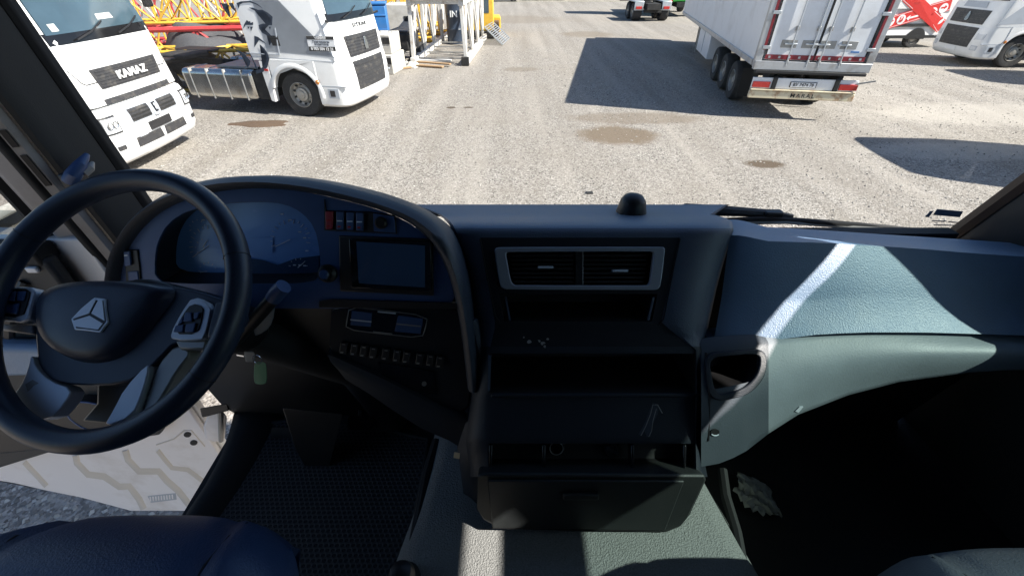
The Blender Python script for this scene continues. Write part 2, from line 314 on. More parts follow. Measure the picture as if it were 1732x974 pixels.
# ================================================================== the yard: ground, gravel
def ground_mat():
    m = bpy.data.materials.new('gravel_ground'); m.use_nodes = True; n = m.node_tree; L = n.links; b = n.nodes['Principled BSDF']
    tc = n.nodes.new('ShaderNodeTexCoord'); src = tc.outputs['Object']
    def noise(scale, det=5, rough=.6):
        q = n.nodes.new('ShaderNodeTexNoise'); q.inputs['Scale'].default_value = scale; q.inputs['Detail'].default_value = det; q.inputs['Roughness'].default_value = rough
        L.new(src, q.inputs['Vector']); return q.outputs['Fac']
    def rng(v, a, b_, c, d):
        q = n.nodes.new('ShaderNodeMapRange'); q.inputs[1].default_value = a; q.inputs[2].default_value = b_; q.inputs[3].default_value = c; q.inputs[4].default_value = d
        L.new(v, q.inputs[0]); return q.outputs[0]
    def mix(f, a, c):
        q = n.nodes.new('ShaderNodeMix'); q.data_type = 'RGBA'
        if hasattr(f, 'links'): L.new(f, q.inputs[0])
        else: q.inputs[0].default_value = f
        for v, i in ((a, 6), (c, 7)):
            if hasattr(v, 'links'): L.new(v, q.inputs[i])
            else: q.inputs[i].default_value = (*v, 1)
        return q.outputs[2]
    vo = n.nodes.new('ShaderNodeTexVoronoi'); vo.inputs['Scale'].default_value = 44; L.new(src, vo.inputs['Vector'])
    sep = n.nodes.new('ShaderNodeSeparateColor'); L.new(vo.outputs['Color'], sep.inputs[0])
    cr = n.nodes.new('ShaderNodeValToRGB'); e = cr.color_ramp.elements
    e[0].position = 0; e[0].color = (0.044, 0.039, 0.035, 1); e[1].position = 1; e[1].color = (0.487, 0.452, 0.409, 1)
    for ps, cl in ((.2, (0.165, 0.150, 0.131, 1)), (.5, (0.265, 0.244, 0.217, 1)), (.8, (0.357, 0.329, 0.296, 1))):
        q = e.new(ps); q.color = cl
    L.new(sep.outputs[0], cr.inputs[0])
    sand = mix(noise(9, 6), (0.222, 0.196, 0.165), (0.318, 0.287, 0.251))
    col = mix(rng(noise(0.55, 6), .38, .68, .05, .6), cr.outputs[0], sand)
    col = mix(rng(noise(0.16, 5), .5, .7, 0, .35), col, (0.235, 0.202, 0.161))
    mp = n.nodes.new('ShaderNodeMapping'); mp.inputs['Scale'].default_value = (1.5, .07, 1); mp.inputs['Rotation'].default_value = (0, 0, R(-7)); L.new(src, mp.inputs[0])
    tk = n.nodes.new('ShaderNodeTexNoise'); tk.inputs['Scale'].default_value = 1.0; tk.inputs['Detail'].default_value = 6; L.new(mp.outputs[0], tk.inputs['Vector'])
    col = mix(rng(tk.outputs['Fac'], .48, .66, 0, .45), col, (0.37, 0.335, 0.29))
    col = mix(rng(tk.outputs['Fac'], .47, .33, 0, .40), col, (0.20, 0.175, 0.145))
    col = mix(rng(noise(2.2, 8, .75), .55, .72, 0, .5), col, (0.20, 0.175, 0.145))
    stains = [((2.45, 10.25), (1.0, .75), (0.15, 0.112, 0.075), .85, 1.3), ((5.0, 8.42), (.42, .23), (0.10, 0.073, 0.048), .95, 1.0),
              ((-1.68, 12.62), (.14, .12), (0.07, 0.05, 0.033), .9, 1.0), ((-1.2, 12.64), (.16, .09), (0.07, 0.05, 0.033), .9, 1.0),
              ((3.1, 11.6), (1.9, .6), (0.17, 0.135, 0.10), .6, 1.6), ((4.2, 28), (1.6, 1.4), (0.19, 0.155, 0.115), .6, 1.5), ((.3, 18), (.7, .5), (0.18, 0.15, 0.115), .6, 1.8),
              ((0.6, 36), (3, 3), (0.2, 0.165, 0.125), .5, 1.6), ((9.5, 9.2), (2.2, .6), (0.42, 0.385, 0.335), .6, 1.7), ((13, 12), (4, 1.2), (0.42, 0.385, 0.335), .5, 1.8)]
    sx = n.nodes.new('ShaderNodeSeparateXYZ'); L.new(src, sx.inputs[0]); wob = noise(1.7, 6, .7); fine = noise(30, 3)
    for (cx, cy), (rx, ry), cl, amt, ww in stains:
        def ax(o, c, r):
            q = n.nodes.new('ShaderNodeMath'); q.operation = 'SUBTRACT'; L.new(o, q.inputs[0]); q.inputs[1].default_value = c
            d = n.nodes.new('ShaderNodeMath'); d.operation = 'DIVIDE'; L.new(q.outputs[0], d.inputs[0]); d.inputs[1].default_value = r
            p = n.nodes.new('ShaderNodeMath'); p.operation = 'MULTIPLY'; L.new(d.outputs[0], p.inputs[0]); L.new(d.outputs[0], p.inputs[1]); return p.outputs[0]
        a = n.nodes.new('ShaderNodeMath'); a.operation = 'ADD'; L.new(ax(sx.outputs[0], cx, rx), a.inputs[0]); L.new(ax(sx.outputs[1], cy, ry), a.inputs[1])
        q = n.nodes.new('ShaderNodeMath'); q.operation = 'MULTIPLY_ADD'; L.new(wob, q.inputs[0]); q.inputs[1].default_value = ww; L.new(a.outputs[0], q.inputs[2])
        q2 = n.nodes.new('ShaderNodeMath'); q2.operation = 'MULTIPLY_ADD'; L.new(fine, q2.inputs[0]); q2.inputs[1].default_value = .5; L.new(q.outputs[0], q2.inputs[2])
        f = rng(q2.outputs[0], .75 + ww * .5, 1.35 + ww * .5, amt, 0)
        col = mix(f, col, cl)
    # damp streak lying in the shade of the trailer
    L.new(col, b.inputs['Base Color']); b.inputs['Roughness'].default_value = .88; b.inputs['Specular IOR Level'].default_value = .25
    bp = n.nodes.new('ShaderNodeBump'); bp.inputs['Strength'].default_value = .6; bp.inputs['Distance'].default_value = .010
    h = n.nodes.new('ShaderNodeMath'); h.operation = 'MULTIPLY_ADD'; L.new(vo.outputs['Distance'], h.inputs[0]); h.inputs[1].default_value = -1.6; L.new(fine, h.inputs[2])
    L.new(h.outputs[0], bp.inputs['Height']); L.new(bp.outputs[0], b.inputs['Normal'])
    return m
M['ground'] = ground_mat()
bm = bmesh.new()
xs = [-900, -60, -20, -8, 0, 8, 20, 60, 900]; ys = [-300, -20, 0, 6, 12, 20, 35, 80, 1500]
V = [[bm.verts.new((x, y, 0)) for x in xs] for y in ys]
for i in range(len(ys) - 1):
    for j in range(len(xs) - 1): bm.faces.new((V[i][j], V[i][j + 1], V[i + 1][j + 1], V[i + 1][j]))
tag(obj('ground', bm, 'ground', recalc=False), kind='structure')
# loose stones on the packed surface
stone_mats = [mat('stone_%d' % i, c, .85, var=.15, vscale=30) for i, c in enumerate(((0.331, 0.309, 0.270), (0.157, 0.146, 0.131), (0.452, 0.426, 0.383)))]
bm = bmesh.new(); rnd = random.Random(3)
def pebble(p, r):
    n0 = len(bm.verts); vs = []
    for q in ((1, 0, 0), (-1, 0, 0), (0, 1, 0), (0, -1, 0), (0, 0, 1), (0, 0, -.6)):
        vs.append(bm.verts.new((p[0] + q[0] * r * rnd.uniform(.6, 1.3), p[1] + q[1] * r * rnd.uniform(.6, 1.3), p[2] + q[2] * r * rnd.uniform(.4, .9))))
    k = rnd.choice((0, 0, 1, 1, 2))
    for a, b2, c in ((0, 2, 4), (2, 1, 4), (1, 3, 4), (3, 0, 4), (2, 0, 5), (1, 2, 5), (3, 1, 5), (0, 3, 5)):
        bm.faces.new((vs[a], vs[b2], vs[c])).material_index = k
for i in range(13000):
    t = rnd.random() ** 1.5; y = 4.5 + 19 * t; x = rnd.uniform(-1.0, 1.25) * (y * .95 + 2)
    pebble((x, y, .002), rnd.choice((.009, .012, .012, .016, .022)) * (1 + t * .6))
for i in range(2500): pebble((rnd.uniform(-4.2, -1.6), rnd.uniform(.2, 2.4), .002), rnd.choice((.01, .014, .02, .026)))
me = bpy.data.meshes.new('gravel'); bm.to_mesh(me); bm.free()
for s_ in stone_mats: me.materials.append(s_)
go = bpy.data.objects.new('gravel', me); COL.objects.link(go)
tag(go, 'loose pale crushed stone scattered over the yard ground', 'gravel', kind='stuff')
# soil heap beside the tractor
def mound(name, loc, rx, ry, h, m, label, cat, seed=0, n=26, rough=.18):
    rr = random.Random(seed); bm = bmesh.new(); V = []
    ph = [rr.uniform(0, 6.28) for _ in range(8)]
    for i in range(n + 1):
        row = []
        for j in range(n + 1):
            u = -1 + 2 * i / n; v = -1 + 2 * j / n; d = math.hypot(u, v)
            ang = math.atan2(v, u); edge = 1 - .12 * math.sin(3 * ang + ph[0]) - .08 * math.sin(5 * ang + ph[1])
            z = h * max(0, 1 - (d / edge) ** 1.6) * (1 + rough * math.sin(7 * u + ph[2]) * math.sin(6 * v + ph[3])) + rr.uniform(-1, 1) * rough * .12 * h * (d < edge)
            row.append(bm.verts.new((u * rx, v * ry, max(z, -.02) if d < edge else -.03)))
        V.append(row)
    for i in range(n):
        for j in range(n): bm.faces.new((V[i][j], V[i + 1][j], V[i + 1][j + 1], V[i][j + 1]))
    o = obj(name, bm, m, recalc=False, sharp=60); o.location = loc; return tag(o, label, cat)
mound('soil_patch', (-6.25, 11.12, 0), .75, .3, .05, 'tan', 'low patch of brown spilled soil beside the tractor front wheel', 'soil', 4)
mound('rubble_heap', (-9.9, 16.2, 0), 2.4, 1.8, 1.75, 'rubble', 'dark grey heap of rubble behind the tractor fuel tank', 'heap', 9)

# ================================================================== wheels shared by the lorries
def wheel(parent, c, r=.52, wd=.30, side=1, nuts=10, kind=0, dual=False):
    """axle along local x, outer face towards side"""
    mt = Matrix.Translation(c) @ Matrix.Rotation(R(90) * side, 4, 'Y')
    k = r / .52; a = wd / 2
    ty = lathe('tyre', [(.29 * k, -a), (.40 * k, -a), (.485 * k, -a * .95), (.515 * k, -a * .72), (.52 * k, -a * .3), (.52 * k, a * .3), (.515 * k, a * .72), (.485 * k, a * .95), (.40 * k, a), (.30 * k, a * .9), (.29 * k, -a)], 'tyre', parent, n=36, mtx=mt)
    rm = lathe('rim', [(.295 * k, a * .95), (.285 * k, a * .98), (.27 * k, a * .6), (.262 * k, a * .25), (.22 * k, a * .1), (.17 * k, a * .3), (.155 * k, a * .62), (.145 * k, a * .66), (.1 * k, a * .66), (.085 * k, a * .85), (0, a * .9)], 'rim', ty, n=32, mtx=mt)
    if nuts:
        for i in range(nuts):
            an = 2 * math.pi * i / nuts
            m2 = mt @ Matrix.Translation((.235 * k * math.cos(an), .235 * k * math.sin(an), a * .1)) 
            lathe('wheel_nut', [(.0, .0), (.026, .0), (.026, .04), (.014, .05), (0, .05)], 'black', ty, n=8, mtx=m2)
    # tread blocks as shallow ribs round the tyre
    return ty

# ================================================================== lorry cabs
def rounded_front(hw, r, bow):
    def f(x):
        x = min(abs(x), hw); y = -bow * (x / hw) ** 2
        if x > hw - r: y -= r - math.sqrt(max(0, r * r - (x - (hw - r)) ** 2))
        return y
    return f
def cab_loft(name, hw, r, bow, prof, depth, m, parent, top=True, bottom=True, topin=.0, bevel=0):
    """prof: list of (z, y_front, width factor)"""
    ff = rounded_front(hw, r, bow); bm = bmesh.new(); rings = []
    xs = [hw * math.sin(a * math.pi / 2) for a in [i / 14 for i in range(-14, 15)]]
    for z, yf, wf in prof:
        ring = [bm.verts.new((x * wf, yf + ff(x), z)) for x in xs]
        ring += [bm.verts.new((hw * wf, -depth, z)), bm.verts.new((-hw * wf, -depth, z))]
        rings.append(ring)
    n = len(rings[0])
    for A, B in zip(rings, rings[1:]):
        for i in range(n): bm.faces.new((A[i], A[(i + 1) % n], B[(i + 1) % n], B[i]))
    if bottom: bm.faces.new(rings[0][::-1])
    if top: bm.faces.new(rings[-1])
    return obj(name, bm, m, parent, sharp=40, bevel=bevel)
def front_surf(hw, r, bow, tab):
    ff = rounded_front(hw, r, bow)
    return lambda x, z, o: Vector((x, lerp(tab, z) + ff(x) + o, z))
def front_patch(name, x0, x1, z0, z1, surf, o, m, parent, th=.02, nx=12, nz=4, taper=0.0, solid=True):
    """a sheet lying on the front surface, with thickness"""
    G = []
    for i in range(nz + 1):
        t = i / nz; z = z0 + (z1 - z0) * t; xa = x0 + taper * t; xb = x1 - taper * t
        G.append([surf(xa + (xb - xa) * j / nx, z, o) for j in range(nx + 1)])
    bm = bmesh.new(); V = [[bm.verts.new(p) for p in r_] for r_ in G]; W = [[bm.verts.new(p - Vector((0, th, 0))) for p in r_] for r_ in G]
    nr, nc = len(V), len(V[0])
    for i in range(nr - 1):
        for j in range(nc - 1):
            bm.faces.new((V[i][j], V[i][j + 1], V[i + 1][j + 1], V[i + 1][j])); bm.faces.new((W[i][j], W[i + 1][j], W[i + 1][j + 1], W[i][j + 1]))
    for i in range(nr - 1):
        for j in (0, nc - 1): bm.faces.new((V[i][j], V[i + 1][j], W[i + 1][j], W[i][j]))
    for j in range(nc - 1):
        for i in (0, nr - 1): bm.faces.new((V[i][j], V[i][j + 1], W[i][j + 1], W[i][j]))
    return obj(name, bm, m, parent)
def side_surf(hw, side):
    return lambda y, z, o: Vector((side * (hw + o), y, z))

def cab_common(t, hw, T, tab, wsz, wswid, bow=.06, r=.22, depth=2.2, lower=1.25):
    ffs = front_surf(hw, r, bow, tab)
    prof = [(z, lerp(tab, z), wf) for z, wf in T]
    cab_loft('cab_shell', hw, r, bow, prof, depth, 'white', t)
    ws = front_patch('windscreen', -wswid, wswid, wsz[0], wsz[1], ffs, .012, 'wglass', t, nx=16, taper=.07)
    front_patch('windscreen_surround', -wswid - .03, wswid + .03, wsz[0] - .14, wsz[0] + .02, ffs, .006, 'gloss', t, nx=16, nz=2)
    for x in (-.55, .35):
        wp = tube('wiper', [ffs(x + .35, wsz[0] - .1, .04), ffs(x, wsz[0] - .02, .05), ffs(x - .35, wsz[0] + .1, .04)], .013, 'black', t, n=6)
    return ffs
def chassis(t, length, hw=1.2, wheels=((-1.42, 1), (-5.2, 2)), detail=True):
    for x in (-.42, .42): box('frame_rail', (x, -length / 2 - .3, .85), (.09, length - .6, .27), 'dark', t)
    box('engine_block', (0, -1.3, .85), (1.0, 1.6, .6), 'dark', t)
    for y, kind in wheels:
        for s in (-1, 1):
            wheel(t, (s * (hw - .17 if kind == 1 else hw - .3), y, .52), side=s, wd=.31 if kind == 1 else .58, nuts=10 if detail else 0)

def kamaz(loc, rz, label, name='white_lorry', full=True):
    t = thing(name, label, 'lorry', loc, rz, 'white lorries parked in a row on the left')
    hw = 1.235; tab = [(.25, -.06), (.45, 0), (1.2, 0), (1.25, -.07), (1.4, -.08), (2.2, -.16), (3.1, -.42), (3.6, -.75), (3.75, -1.1)]
    ffs = cab_common(t, hw, [(1.24, 1), (1.6, 1), (2.2, .985), (3.1, .95), (3.6, .9), (3.72, .8)], tab, (2.30, 3.15), 1.1)
    # bumper
    cab_loft('bumper', hw + .015, .2, .07, [(.26, -.09, .93), (.32, -.02, .985), (.46, .03, 1), (.80, .035, 1), (1.02, .03, 1), (1.16, -.02, .985), (1.2, -.08, .97)], .95, 'white', t)
    bs = front_surf(hw + .015, .2, .07, [(.26, -.09), (.32, -.02), (.46, .03), (.8, .035), (1.02, .03), (1.16, -.02), (1.2, -.08)])
    g = front_patch('grille', -.76, .76, 1.47, 1.77, ffs, .022, 'grille', t, nx=12, nz=3, taper=-.04)
    for i in range(6):
        front_patch('grille_slat', -.73, .73, 1.49 + i * .046, 1.505 + i * .046, ffs, .032, 'grille', g, th=.012, nx=8, nz=1)
    c = ffs(0, 1.61, .05)
    text('lettering', 'KAMAZ', .175, 'whitedecal', g, frame3(c, (-1, 0, 0), (0, -.1, 1)), .012, 1.12, bold=.003, gap=1.18)
    front_patch('lower_intake', -.85, .85, 1.24, 1.32, ffs, .012, 'grille', t, nx=12, nz=1)
    for s in (-1, 1):
        slab('bonnet_seam', [(s * .78, 1.585), (s * .98, 1.585), (s * 1.03, 1.62), (s * 1.12, 1.82), (s * 1.13, 1.82), (s * 1.045, 1.61), (s * .985, 1.57), (s * .78, 1.57)], ffs, .0, .006, 'grille', t)
        # upper bumper openings in a pale surround
        front_patch('intake_surround', min(s * .07, s * .72), max(s * .07, s * .72), .86, 1.13, bs, .020, 'lionshade', t, nx=6, nz=6)
        fr = front_patch('intake', min(s * .13, s * .62), max(s * .13, s * .62), .89, 1.10, bs, .028, 'grille', t, nx=5, nz=6)
        for k in range(3): front_patch('intake_slat', min(s * .14, s * .61), max(s * .14, s * .61), .92 + k * .06, .94 + k * .06, bs, .040, 'dark', fr, th=.01, nx=4, nz=1)
        hl = front_patch('headlight', min(s * .93, s * 1.17), max(s * .93, s * 1.17), .83, 1.06, bs, .022, 'lamp', t, nx=6, nz=6)
        front_patch('headlight_rim', min(s * .90, s * 1.20), max(s * .90, s * 1.20), .80, 1.09, bs, .010, 'grille', t, nx=6, nz=6)
        for q in (0, 1): lathe('reflector', [(0, 0), (.045, .005), (.055, .02), (.06, .02)], 'chrome', hl, n=14, mtx=frame3(bs(s * (1.0 + q * .1), .95, .018), (1, 0, 0), (0, 0, 1)) @ Matrix.Diagonal((1, 1, -1, 1)))
        front_patch('fog_light', min(s * .98, s * 1.13), max(s * .98, s * 1.13), .53, .60, bs, .012, 'grille', t, nx=4, nz=1)
        front_patch('lower_opening', min(s * .04, s * .72), max(s * .04, s * .72), .47, .63, bs, .012, 'grille', t, nx=5, nz=1, taper=.02)
        for k in range(3): slab('side_slot', [(-.30 , 1.52 + k * .12), (-.42, 1.52 + k * .12), (-.42, 1.6 + k * .12), (-.30, 1.6 + k * .12)], side_surf(hw * .995, s), -.01, .006, 'grille', t)
        # mirrors
        barobj('mirror_arm', (s * 1.2, -.35, 3.1), (s * 1.42, -.25, 3.05), .035, 'black', t)
        box('mirror', (s * 1.46, -.27, 2.75), (.2, .1, .5), 'black', t, bevel=.03)
        box('door_handle', (s * (hw + .015), -1.75, 1.75), (.03, .2, .06), 'black', t, bevel=.01)
        slab('door_window', [(-.55, 2.3), (-1.85, 2.3), (-1.85, 3.05), (-.85, 3.05)], side_surf(hw * .972, s), -.03, .006, 'wglass', t)
    em = slab('emblem', [(-.075, 1.13), (.075, 1.13), (.06, .87), (-.06, .87)], bs, .012, .05, 'silver', t, bevel=.004)
    slab('emblem_shield', [(-.05, 1.09), (.05, 1.09), (.04, .92), (-.04, .92)], bs, .05, .056, 'blackdecal', em)
    slab('emblem_horse', [(-.022, 1.06), (.0, 1.07), (.028, 1.05), (.02, 1.02), (.008, 1.015), (.02, .98), (.0, .95), (-.018, .965), (-.006, .99), (-.024, 1.02)], bs, .056, .06, 'silver', em)
    slab('bumper_seam', [(-1.2, 1.205), (1.2, 1.205), (1.2, 1.235), (-1.2, 1.235)], bs, -.02, -.004, 'dark', t)
    front_patch('plate_holder', -.30, .30, .66, .80, bs, .03, 'blackdecal', t, nx=4, nz=1)
    front_patch('tow_cover', .42, .62, .62, .76, bs, .014, 'lionshade', t, nx=3, nz=1)
    chassis(t, 6.0, detail=False)
    box('fifth_wheel', (0, -4.8, 1.1), (.9, 1.0, .12), 'dark', t, bevel=.03)
    return t
k1 = kamaz((-6.88, 8.76, 0), R(-90), 'white lorry with pale raised letters on its dark grille beside the left pillar')
k2 = kamaz((-7.2, 5.15, 0), R(-92), 'white lorry glimpsed through the open driver door, headlight just visible')
slab('windscreen_paper', [(-.35, 2.42), (.02, 2.42), (.0, 2.50), (-.33, 2.50)], front_surf(1.235, .22, .06, [(2.2, -.16), (3.1, -.42)]), .014, .017, 'paper', k1)
slab('windscreen_sticker', [(.98, 2.34), (.86, 2.34), (.86, 2.44), (.98, 2.44)], front_surf(1.235, .22, .06, [(2.2, -.16), (3.1, -.42)]), .014, .017, 'paper', k1)

def sitrak(name, loc, rz, label, group, decals=0, detail=True):
    t = thing(name, label, 'lorry', loc, rz, group)
    hw = 1.245; tab = [(.25, -.06), (.45, 0), (1.15, 0), (1.3, -.02), (1.4, -.03), (2.15, -.12), (3.1, -.36), (3.6, -.6), (3.9, -1.2)]
    ffs = cab_common(t, hw, [(1.3, 1), (1.7, 1), (2.5, .998), (3.1, .97), (3.6, .92), (3.88, .8)], tab, (2.26, 3.2), 1.12, depth=2.45, r=.26, bow=.08)
    cab_loft('bumper', hw, .26, .08, [(.28, -.1, .93), (.34, -.02, .985), (.5, .03, 1), (.9, .03, 1), (1.2, .01, 1), (1.298, -.015, 1)], .84, 'white', t)
    bs = front_surf(hw, .26, .08, [(.28, -.1), (.34, -.02), (.5, .03), (.9, .03), (1.2, .01), (1.298, -.015)])
    g = front_patch('grille', -.80, .80, 1.36, 1.80, ffs, .02, 'grille', t, nx=12, nz=3, taper=-.05)
    for i in range(6): front_patch('grille_slat', -.80, .80, 1.40 + i * .064, 1.43 + i * .064, ffs, .034, 'grille', g, th=.02, nx=10, nz=1)
    front_patch('lower_grille', -.74, .74, .62, 1.26, bs, .014, 'grille', t, nx=10, nz=3, taper=-.06)
    for i in range(6): front_patch('lower_grille_slat', -.72, .72, .68 + i * .095, .71 + i * .095, bs, .026, 'grille', t, th=.015, nx=8, nz=1)
    c = ffs(0, 1.59, .05)
    em = slab('emblem', [(-.07, 1.44), (.07, 1.44), (.085, 1.52), (.04, 1.72), (-.04, 1.72), (-.085, 1.52)], ffs, .036, .05, 'chrome', t, bevel=.004)
    if decals == 2: slab('emblem_plate', [(-.55, 1.86), (.55, 1.86), (.5, 2.05), (-.5, 2.05)], ffs, .002, .01, 'lionshade', t)
    if decals != 2: text('lettering', 'SITRAK', .12, 'blackdecal', t, frame3(ffs(0, 1.98, .006), (-1, 0, 0), (0, -.12, 1)), .004, 1.35, bold=.003, gap=1.45)
    front_patch('number_plate', -.27, .27, .46, .58, bs, .03, 'whitedecal', t, nx=3, nz=1)
    for s in (-1, 1):
        ss = side_surf(hw, s)
        # side skirt with the wheel arch cut out, step box, mudguard
        arc = [(-1.42 + .66 * math.cos(R(a)), .52 + .66 * math.sin(R(a))) for a in range(40, 141, 8)]
        slab('arch_panel', [(-.80, 1.32), (-.80, .92)] + arc + [(-2.02, .95), (-2.02, 1.32)], ss, -.10, .012, 'white', t)
        bmf = bmesh.new(); pr = None
        for a in range(-2, 172, 6):
            q = [ss(-1.42 + rr_ * math.cos(R(a)), .52 + rr_ * math.sin(R(a)), o) for rr_, o in ((.645, -.12), (.645, .028), (.70, .034), (.745, .012))]
            q = [bmf.verts.new(v) for v in q]
            if pr:
                for i in range(3): bmf.faces.new((pr[i], pr[i + 1], q[i + 1], q[i]))
            pr = q
        obj('wheel_arch', bmf, 'white', t)
        bmf = bmesh.new(); bbox(bmf, (s * (hw - .5), -1.42, .95), (.55, 1.35, .6)); obj('wheel_well', bmf, 'dark', t)
        slab('mudguard', [(-2.03, 1.28), (-2.27, 1.28), (-2.24, .36), (-2.14, .34), (-2.10, .62)], ss, -.16, .01, 'white', t, bevel=.015)
        slab('side_marker', [(-2.08, 1.06), (-2.18, 1.06), (-2.18, 1.11), (-2.08, 1.11)], ss, .01, .018, 'redlamp', t)
        slab('step_recess', [(-.30, .50), (-.58, .50), (-.58, .72), (-.30, .72)], ss, -.02, .008, 'lionshade', t)
        slab('step_hole', [(-.40, .54), (-.53, .54), (-.53, .68), (-.40, .68)], ss, .008, .014, 'blackdecal', t)
        slab('bumper_seam', [(-.06, .76), (-.84, .76), (-.84, .785), (-.06, .785)], ss, -.05, .004, 'lionshade', t)
        lathe('side_indicator', [(0, .03), (.04, .025), (.055, .0)], 'amber', t, n=14, mtx=Matrix.Translation((s * (hw + .03), -.80, .86)) @ Matrix.Rotation(R(90) * s, 4, 'Y'))
        # door lines, handle, windows
        slab('door_seam', [(-1.95, 1.50), (-.22, 1.42), (-.22, 1.405), (-1.965, 1.487), (-1.965, 3.2), (-1.95, 3.2)], ss, -.06, .004, 'lionshade', t)
        slab('cab_seam', [(-2.44, 1.38), (-.3, 1.33), (-.3, 1.318), (-2.44, 1.366)], ss, -.06, .004, 'lionshade', t)
        slab('door_front_seam', [(-.23, 1.33), (-.245, 1.33), (-.42, 2.3), (-.405, 2.3)], ss, -.06, .004, 'lionshade', t)
        sw = side_surf(hw * .986, s)
        slab('door_window', [(-.50, 2.14), (-1.2, 2.30), (-1.82, 2.37), (-1.82, 3.15), (-.80, 3.15)], sw, -.04, .012, 'wglass', t)
        slab('window_frame', [(-.44, 2.10), (-1.2, 2.25), (-1.88, 2.33), (-1.88, 3.2), (-.78, 3.2)], sw, -.05, .006, 'gloss', t)
        slab('quarter_window', [(-2.02, 2.36), (-2.33, 2.34), (-2.33, 3.1), (-2.02, 3.1)], sw, -.04, .010, 'gloss', t)
        hd = slab('handle_recess', [(-1.55, 1.62), (-1.76, 1.62), (-1.80, 1.83), (-1.56, 1.83)], ss, -.01, .006, 'blackdecal', t)
        slab('door_handle', [(-1.57, 1.76), (-1.77, 1.76), (-1.77, 1.80), (-1.57, 1.80)], ss, .006, .03, 'black', hd)
        # lamps
        hl = front_patch('headlight', min(s * .88, s * 1.13), max(s * .88, s * 1.13), .90, 1.08, bs, .014, 'lamp', t, nx=6, nz=2)
        slab('headlight_rim', [(s * .86, .88), (s * 1.15, .92), (s * 1.16, 1.10), (s * .9, 1.10)], bs, -.02, .008, 'lionshade', t)
        front_patch('fog_light', min(s * .9, s * 1.08), max(s * .9, s * 1.08), .58, .68, bs, .012, 'lamp', t, nx=4, nz=1)
        front_patch('fog_recess', min(s * .87, s * 1.11), max(s * .87, s * 1.11), .55, .71, bs, .006, 'lionshade', t, nx=4, nz=1)
        if decals != 2: barobj('mirror_arm', (s * 1.12, -.28, 2.12), (s * 1.30, -.20, 2.15), .05, 'black', t, bevel=.01)
        if not (decals == 2 or s == 1): box('mirror', (s * 1.34, -.12, 2.95), (.16, .10, .70), 'white', t, bevel=.04)
    # chassis, tank, guards
    chassis(t, 7.0, wheels=((-1.42, 1), (-5.9, 2)), detail=detail)
    for s in (-1, 1):
        tk = box('fuel_tank', (s * .88, -3.70, .68), (.66, 2.1, .70), 'alu', t, bevel=.12, seg=5)
        for y in (-2.95, -3.45, -3.95, -4.45): box('tank_strap', (s * .88, y, .68), (.685, .045, .725), 'steel', tk, bevel=.125, seg=5)
        box('battery_box', (s * .90, -2.47, .70), (.56, .34, .66), 'dark', t, bevel=.03)
        box('rear_mudguard', (s * .93, -5.9, 1.14), (.6, 1.25, .05), 'black', t, bevel=.02)
    box('catwalk', (0, -3.2, 1.06), (1.9, 1.2, .04), 'steel', t)
    box('fifth_wheel', (0, -5.7, 1.12), (.9, 1.0, .12), 'dark', t, bevel=.03)
    return t, hw
sfwd = Vector((.975, -.20, 0)).normalized(); srz = math.atan2(sfwd.y, sfwd.x) - R(90)
# near front corner stands at about (-4.07, 11.40)
sc_ = Vector((-4.02, 11.42, 0)) - sfwd * .27 - Matrix.Rotation(srz, 3, 'Z') @ Vector((1.245, -.34, 0))
st, shw = sitrak('tractor_unit', sc_, srz, 'white tractor unit with lion head decal and phone number sticker on its side', 'tractor units', 1)
# decals on the right flank, laid out on the flank itself
srot = Matrix.Rotation(srz, 3, 'Z'); sn = srot @ Vector((1, 0, 0)); sp0 = sc_ + sn * shw
def flank(px, py):
    q = srot.inverted() @ (PP(px, py, sp0, sn) - sc_); return (q.y, q.z)
def z2(*pts): return [flank(250 + x * .2977, y * .2977) for x, y in pts]
ssr = side_surf(shw, 1)
def zl(*pts): return [flank(365 + x * .1437, y * .1437) for x, y in pts]
lion = [  # outlines of the lion head strokes
    [(60, 40), (85, 90), (120, 150), (180, 225), (150, 160), (120, 95), (140, 45)],
    [(150, 40), (185, 95), (245, 155), (215, 90), (200, 40)],
    [(120, 225), (180, 270), (140, 235)],
    [(245, 40), (270, 105), (280, 60), (320, 37), (400, 32), (470, 52), (555, 102), (490, 50), (410, 14), (300, 20)],
    [(390, 92), (460, 130), (510, 148), (556, 134), (605, 178), (648, 218), (650, 265), (638, 288), (560, 280), (505, 298), (515, 345), (545, 388), (600, 418), (638, 435), (646, 470), (632, 540), (655, 505), (664, 440), (642, 408), (585, 388), (548, 345), (535, 306), (600, 300), (665, 302), (670, 200), (610, 150), (550, 118), (500, 120), (440, 96)],
    [(325, 340), (335, 290), (365, 240), (375, 270), (405, 250), (410, 275), (440, 262), (440, 298), (350, 298)],
    [(372, 318), (385, 345), (400, 318)], [(405, 318), (415, 370), (438, 318)], [(625, 318), (650, 318), (640, 355)],
    [(455, 560), (455, 425), (500, 440), (550, 480), (600, 525), (510, 475)],
    [(520, 525), (570, 570), (615, 630), (634, 700), (612, 790), (560, 850), (480, 872), (475, 830), (530, 815), (585, 760), (605, 690), (585, 620)],
    [(235, 588), (300, 608), (350, 645), (412, 720), (402, 770), (375, 795), (378, 740), (350, 695), (300, 645)],
    [(400, 620), (440, 690), (475, 760), (500, 835), (470, 795), (430, 690)],
]
ld = None
for i, s_ in enumerate(lion):
    slab('lion_stroke', zl(*s_), ssr, .002 if i < 10 else .011, .0055 if i < 10 else .0145, 'lion', st)
slab('locker_seam', z2((580, 300), (745, 310), (720, 160), (726, 160), (752, 315), (580, 306)), ssr, .004, .012, 'lionshade', st)
dp = slab('door_sticker', z2((900, 205), (1055, 208), (1072, 293), (920, 290)), ssr, .004, .010, 'whitedecal', st)
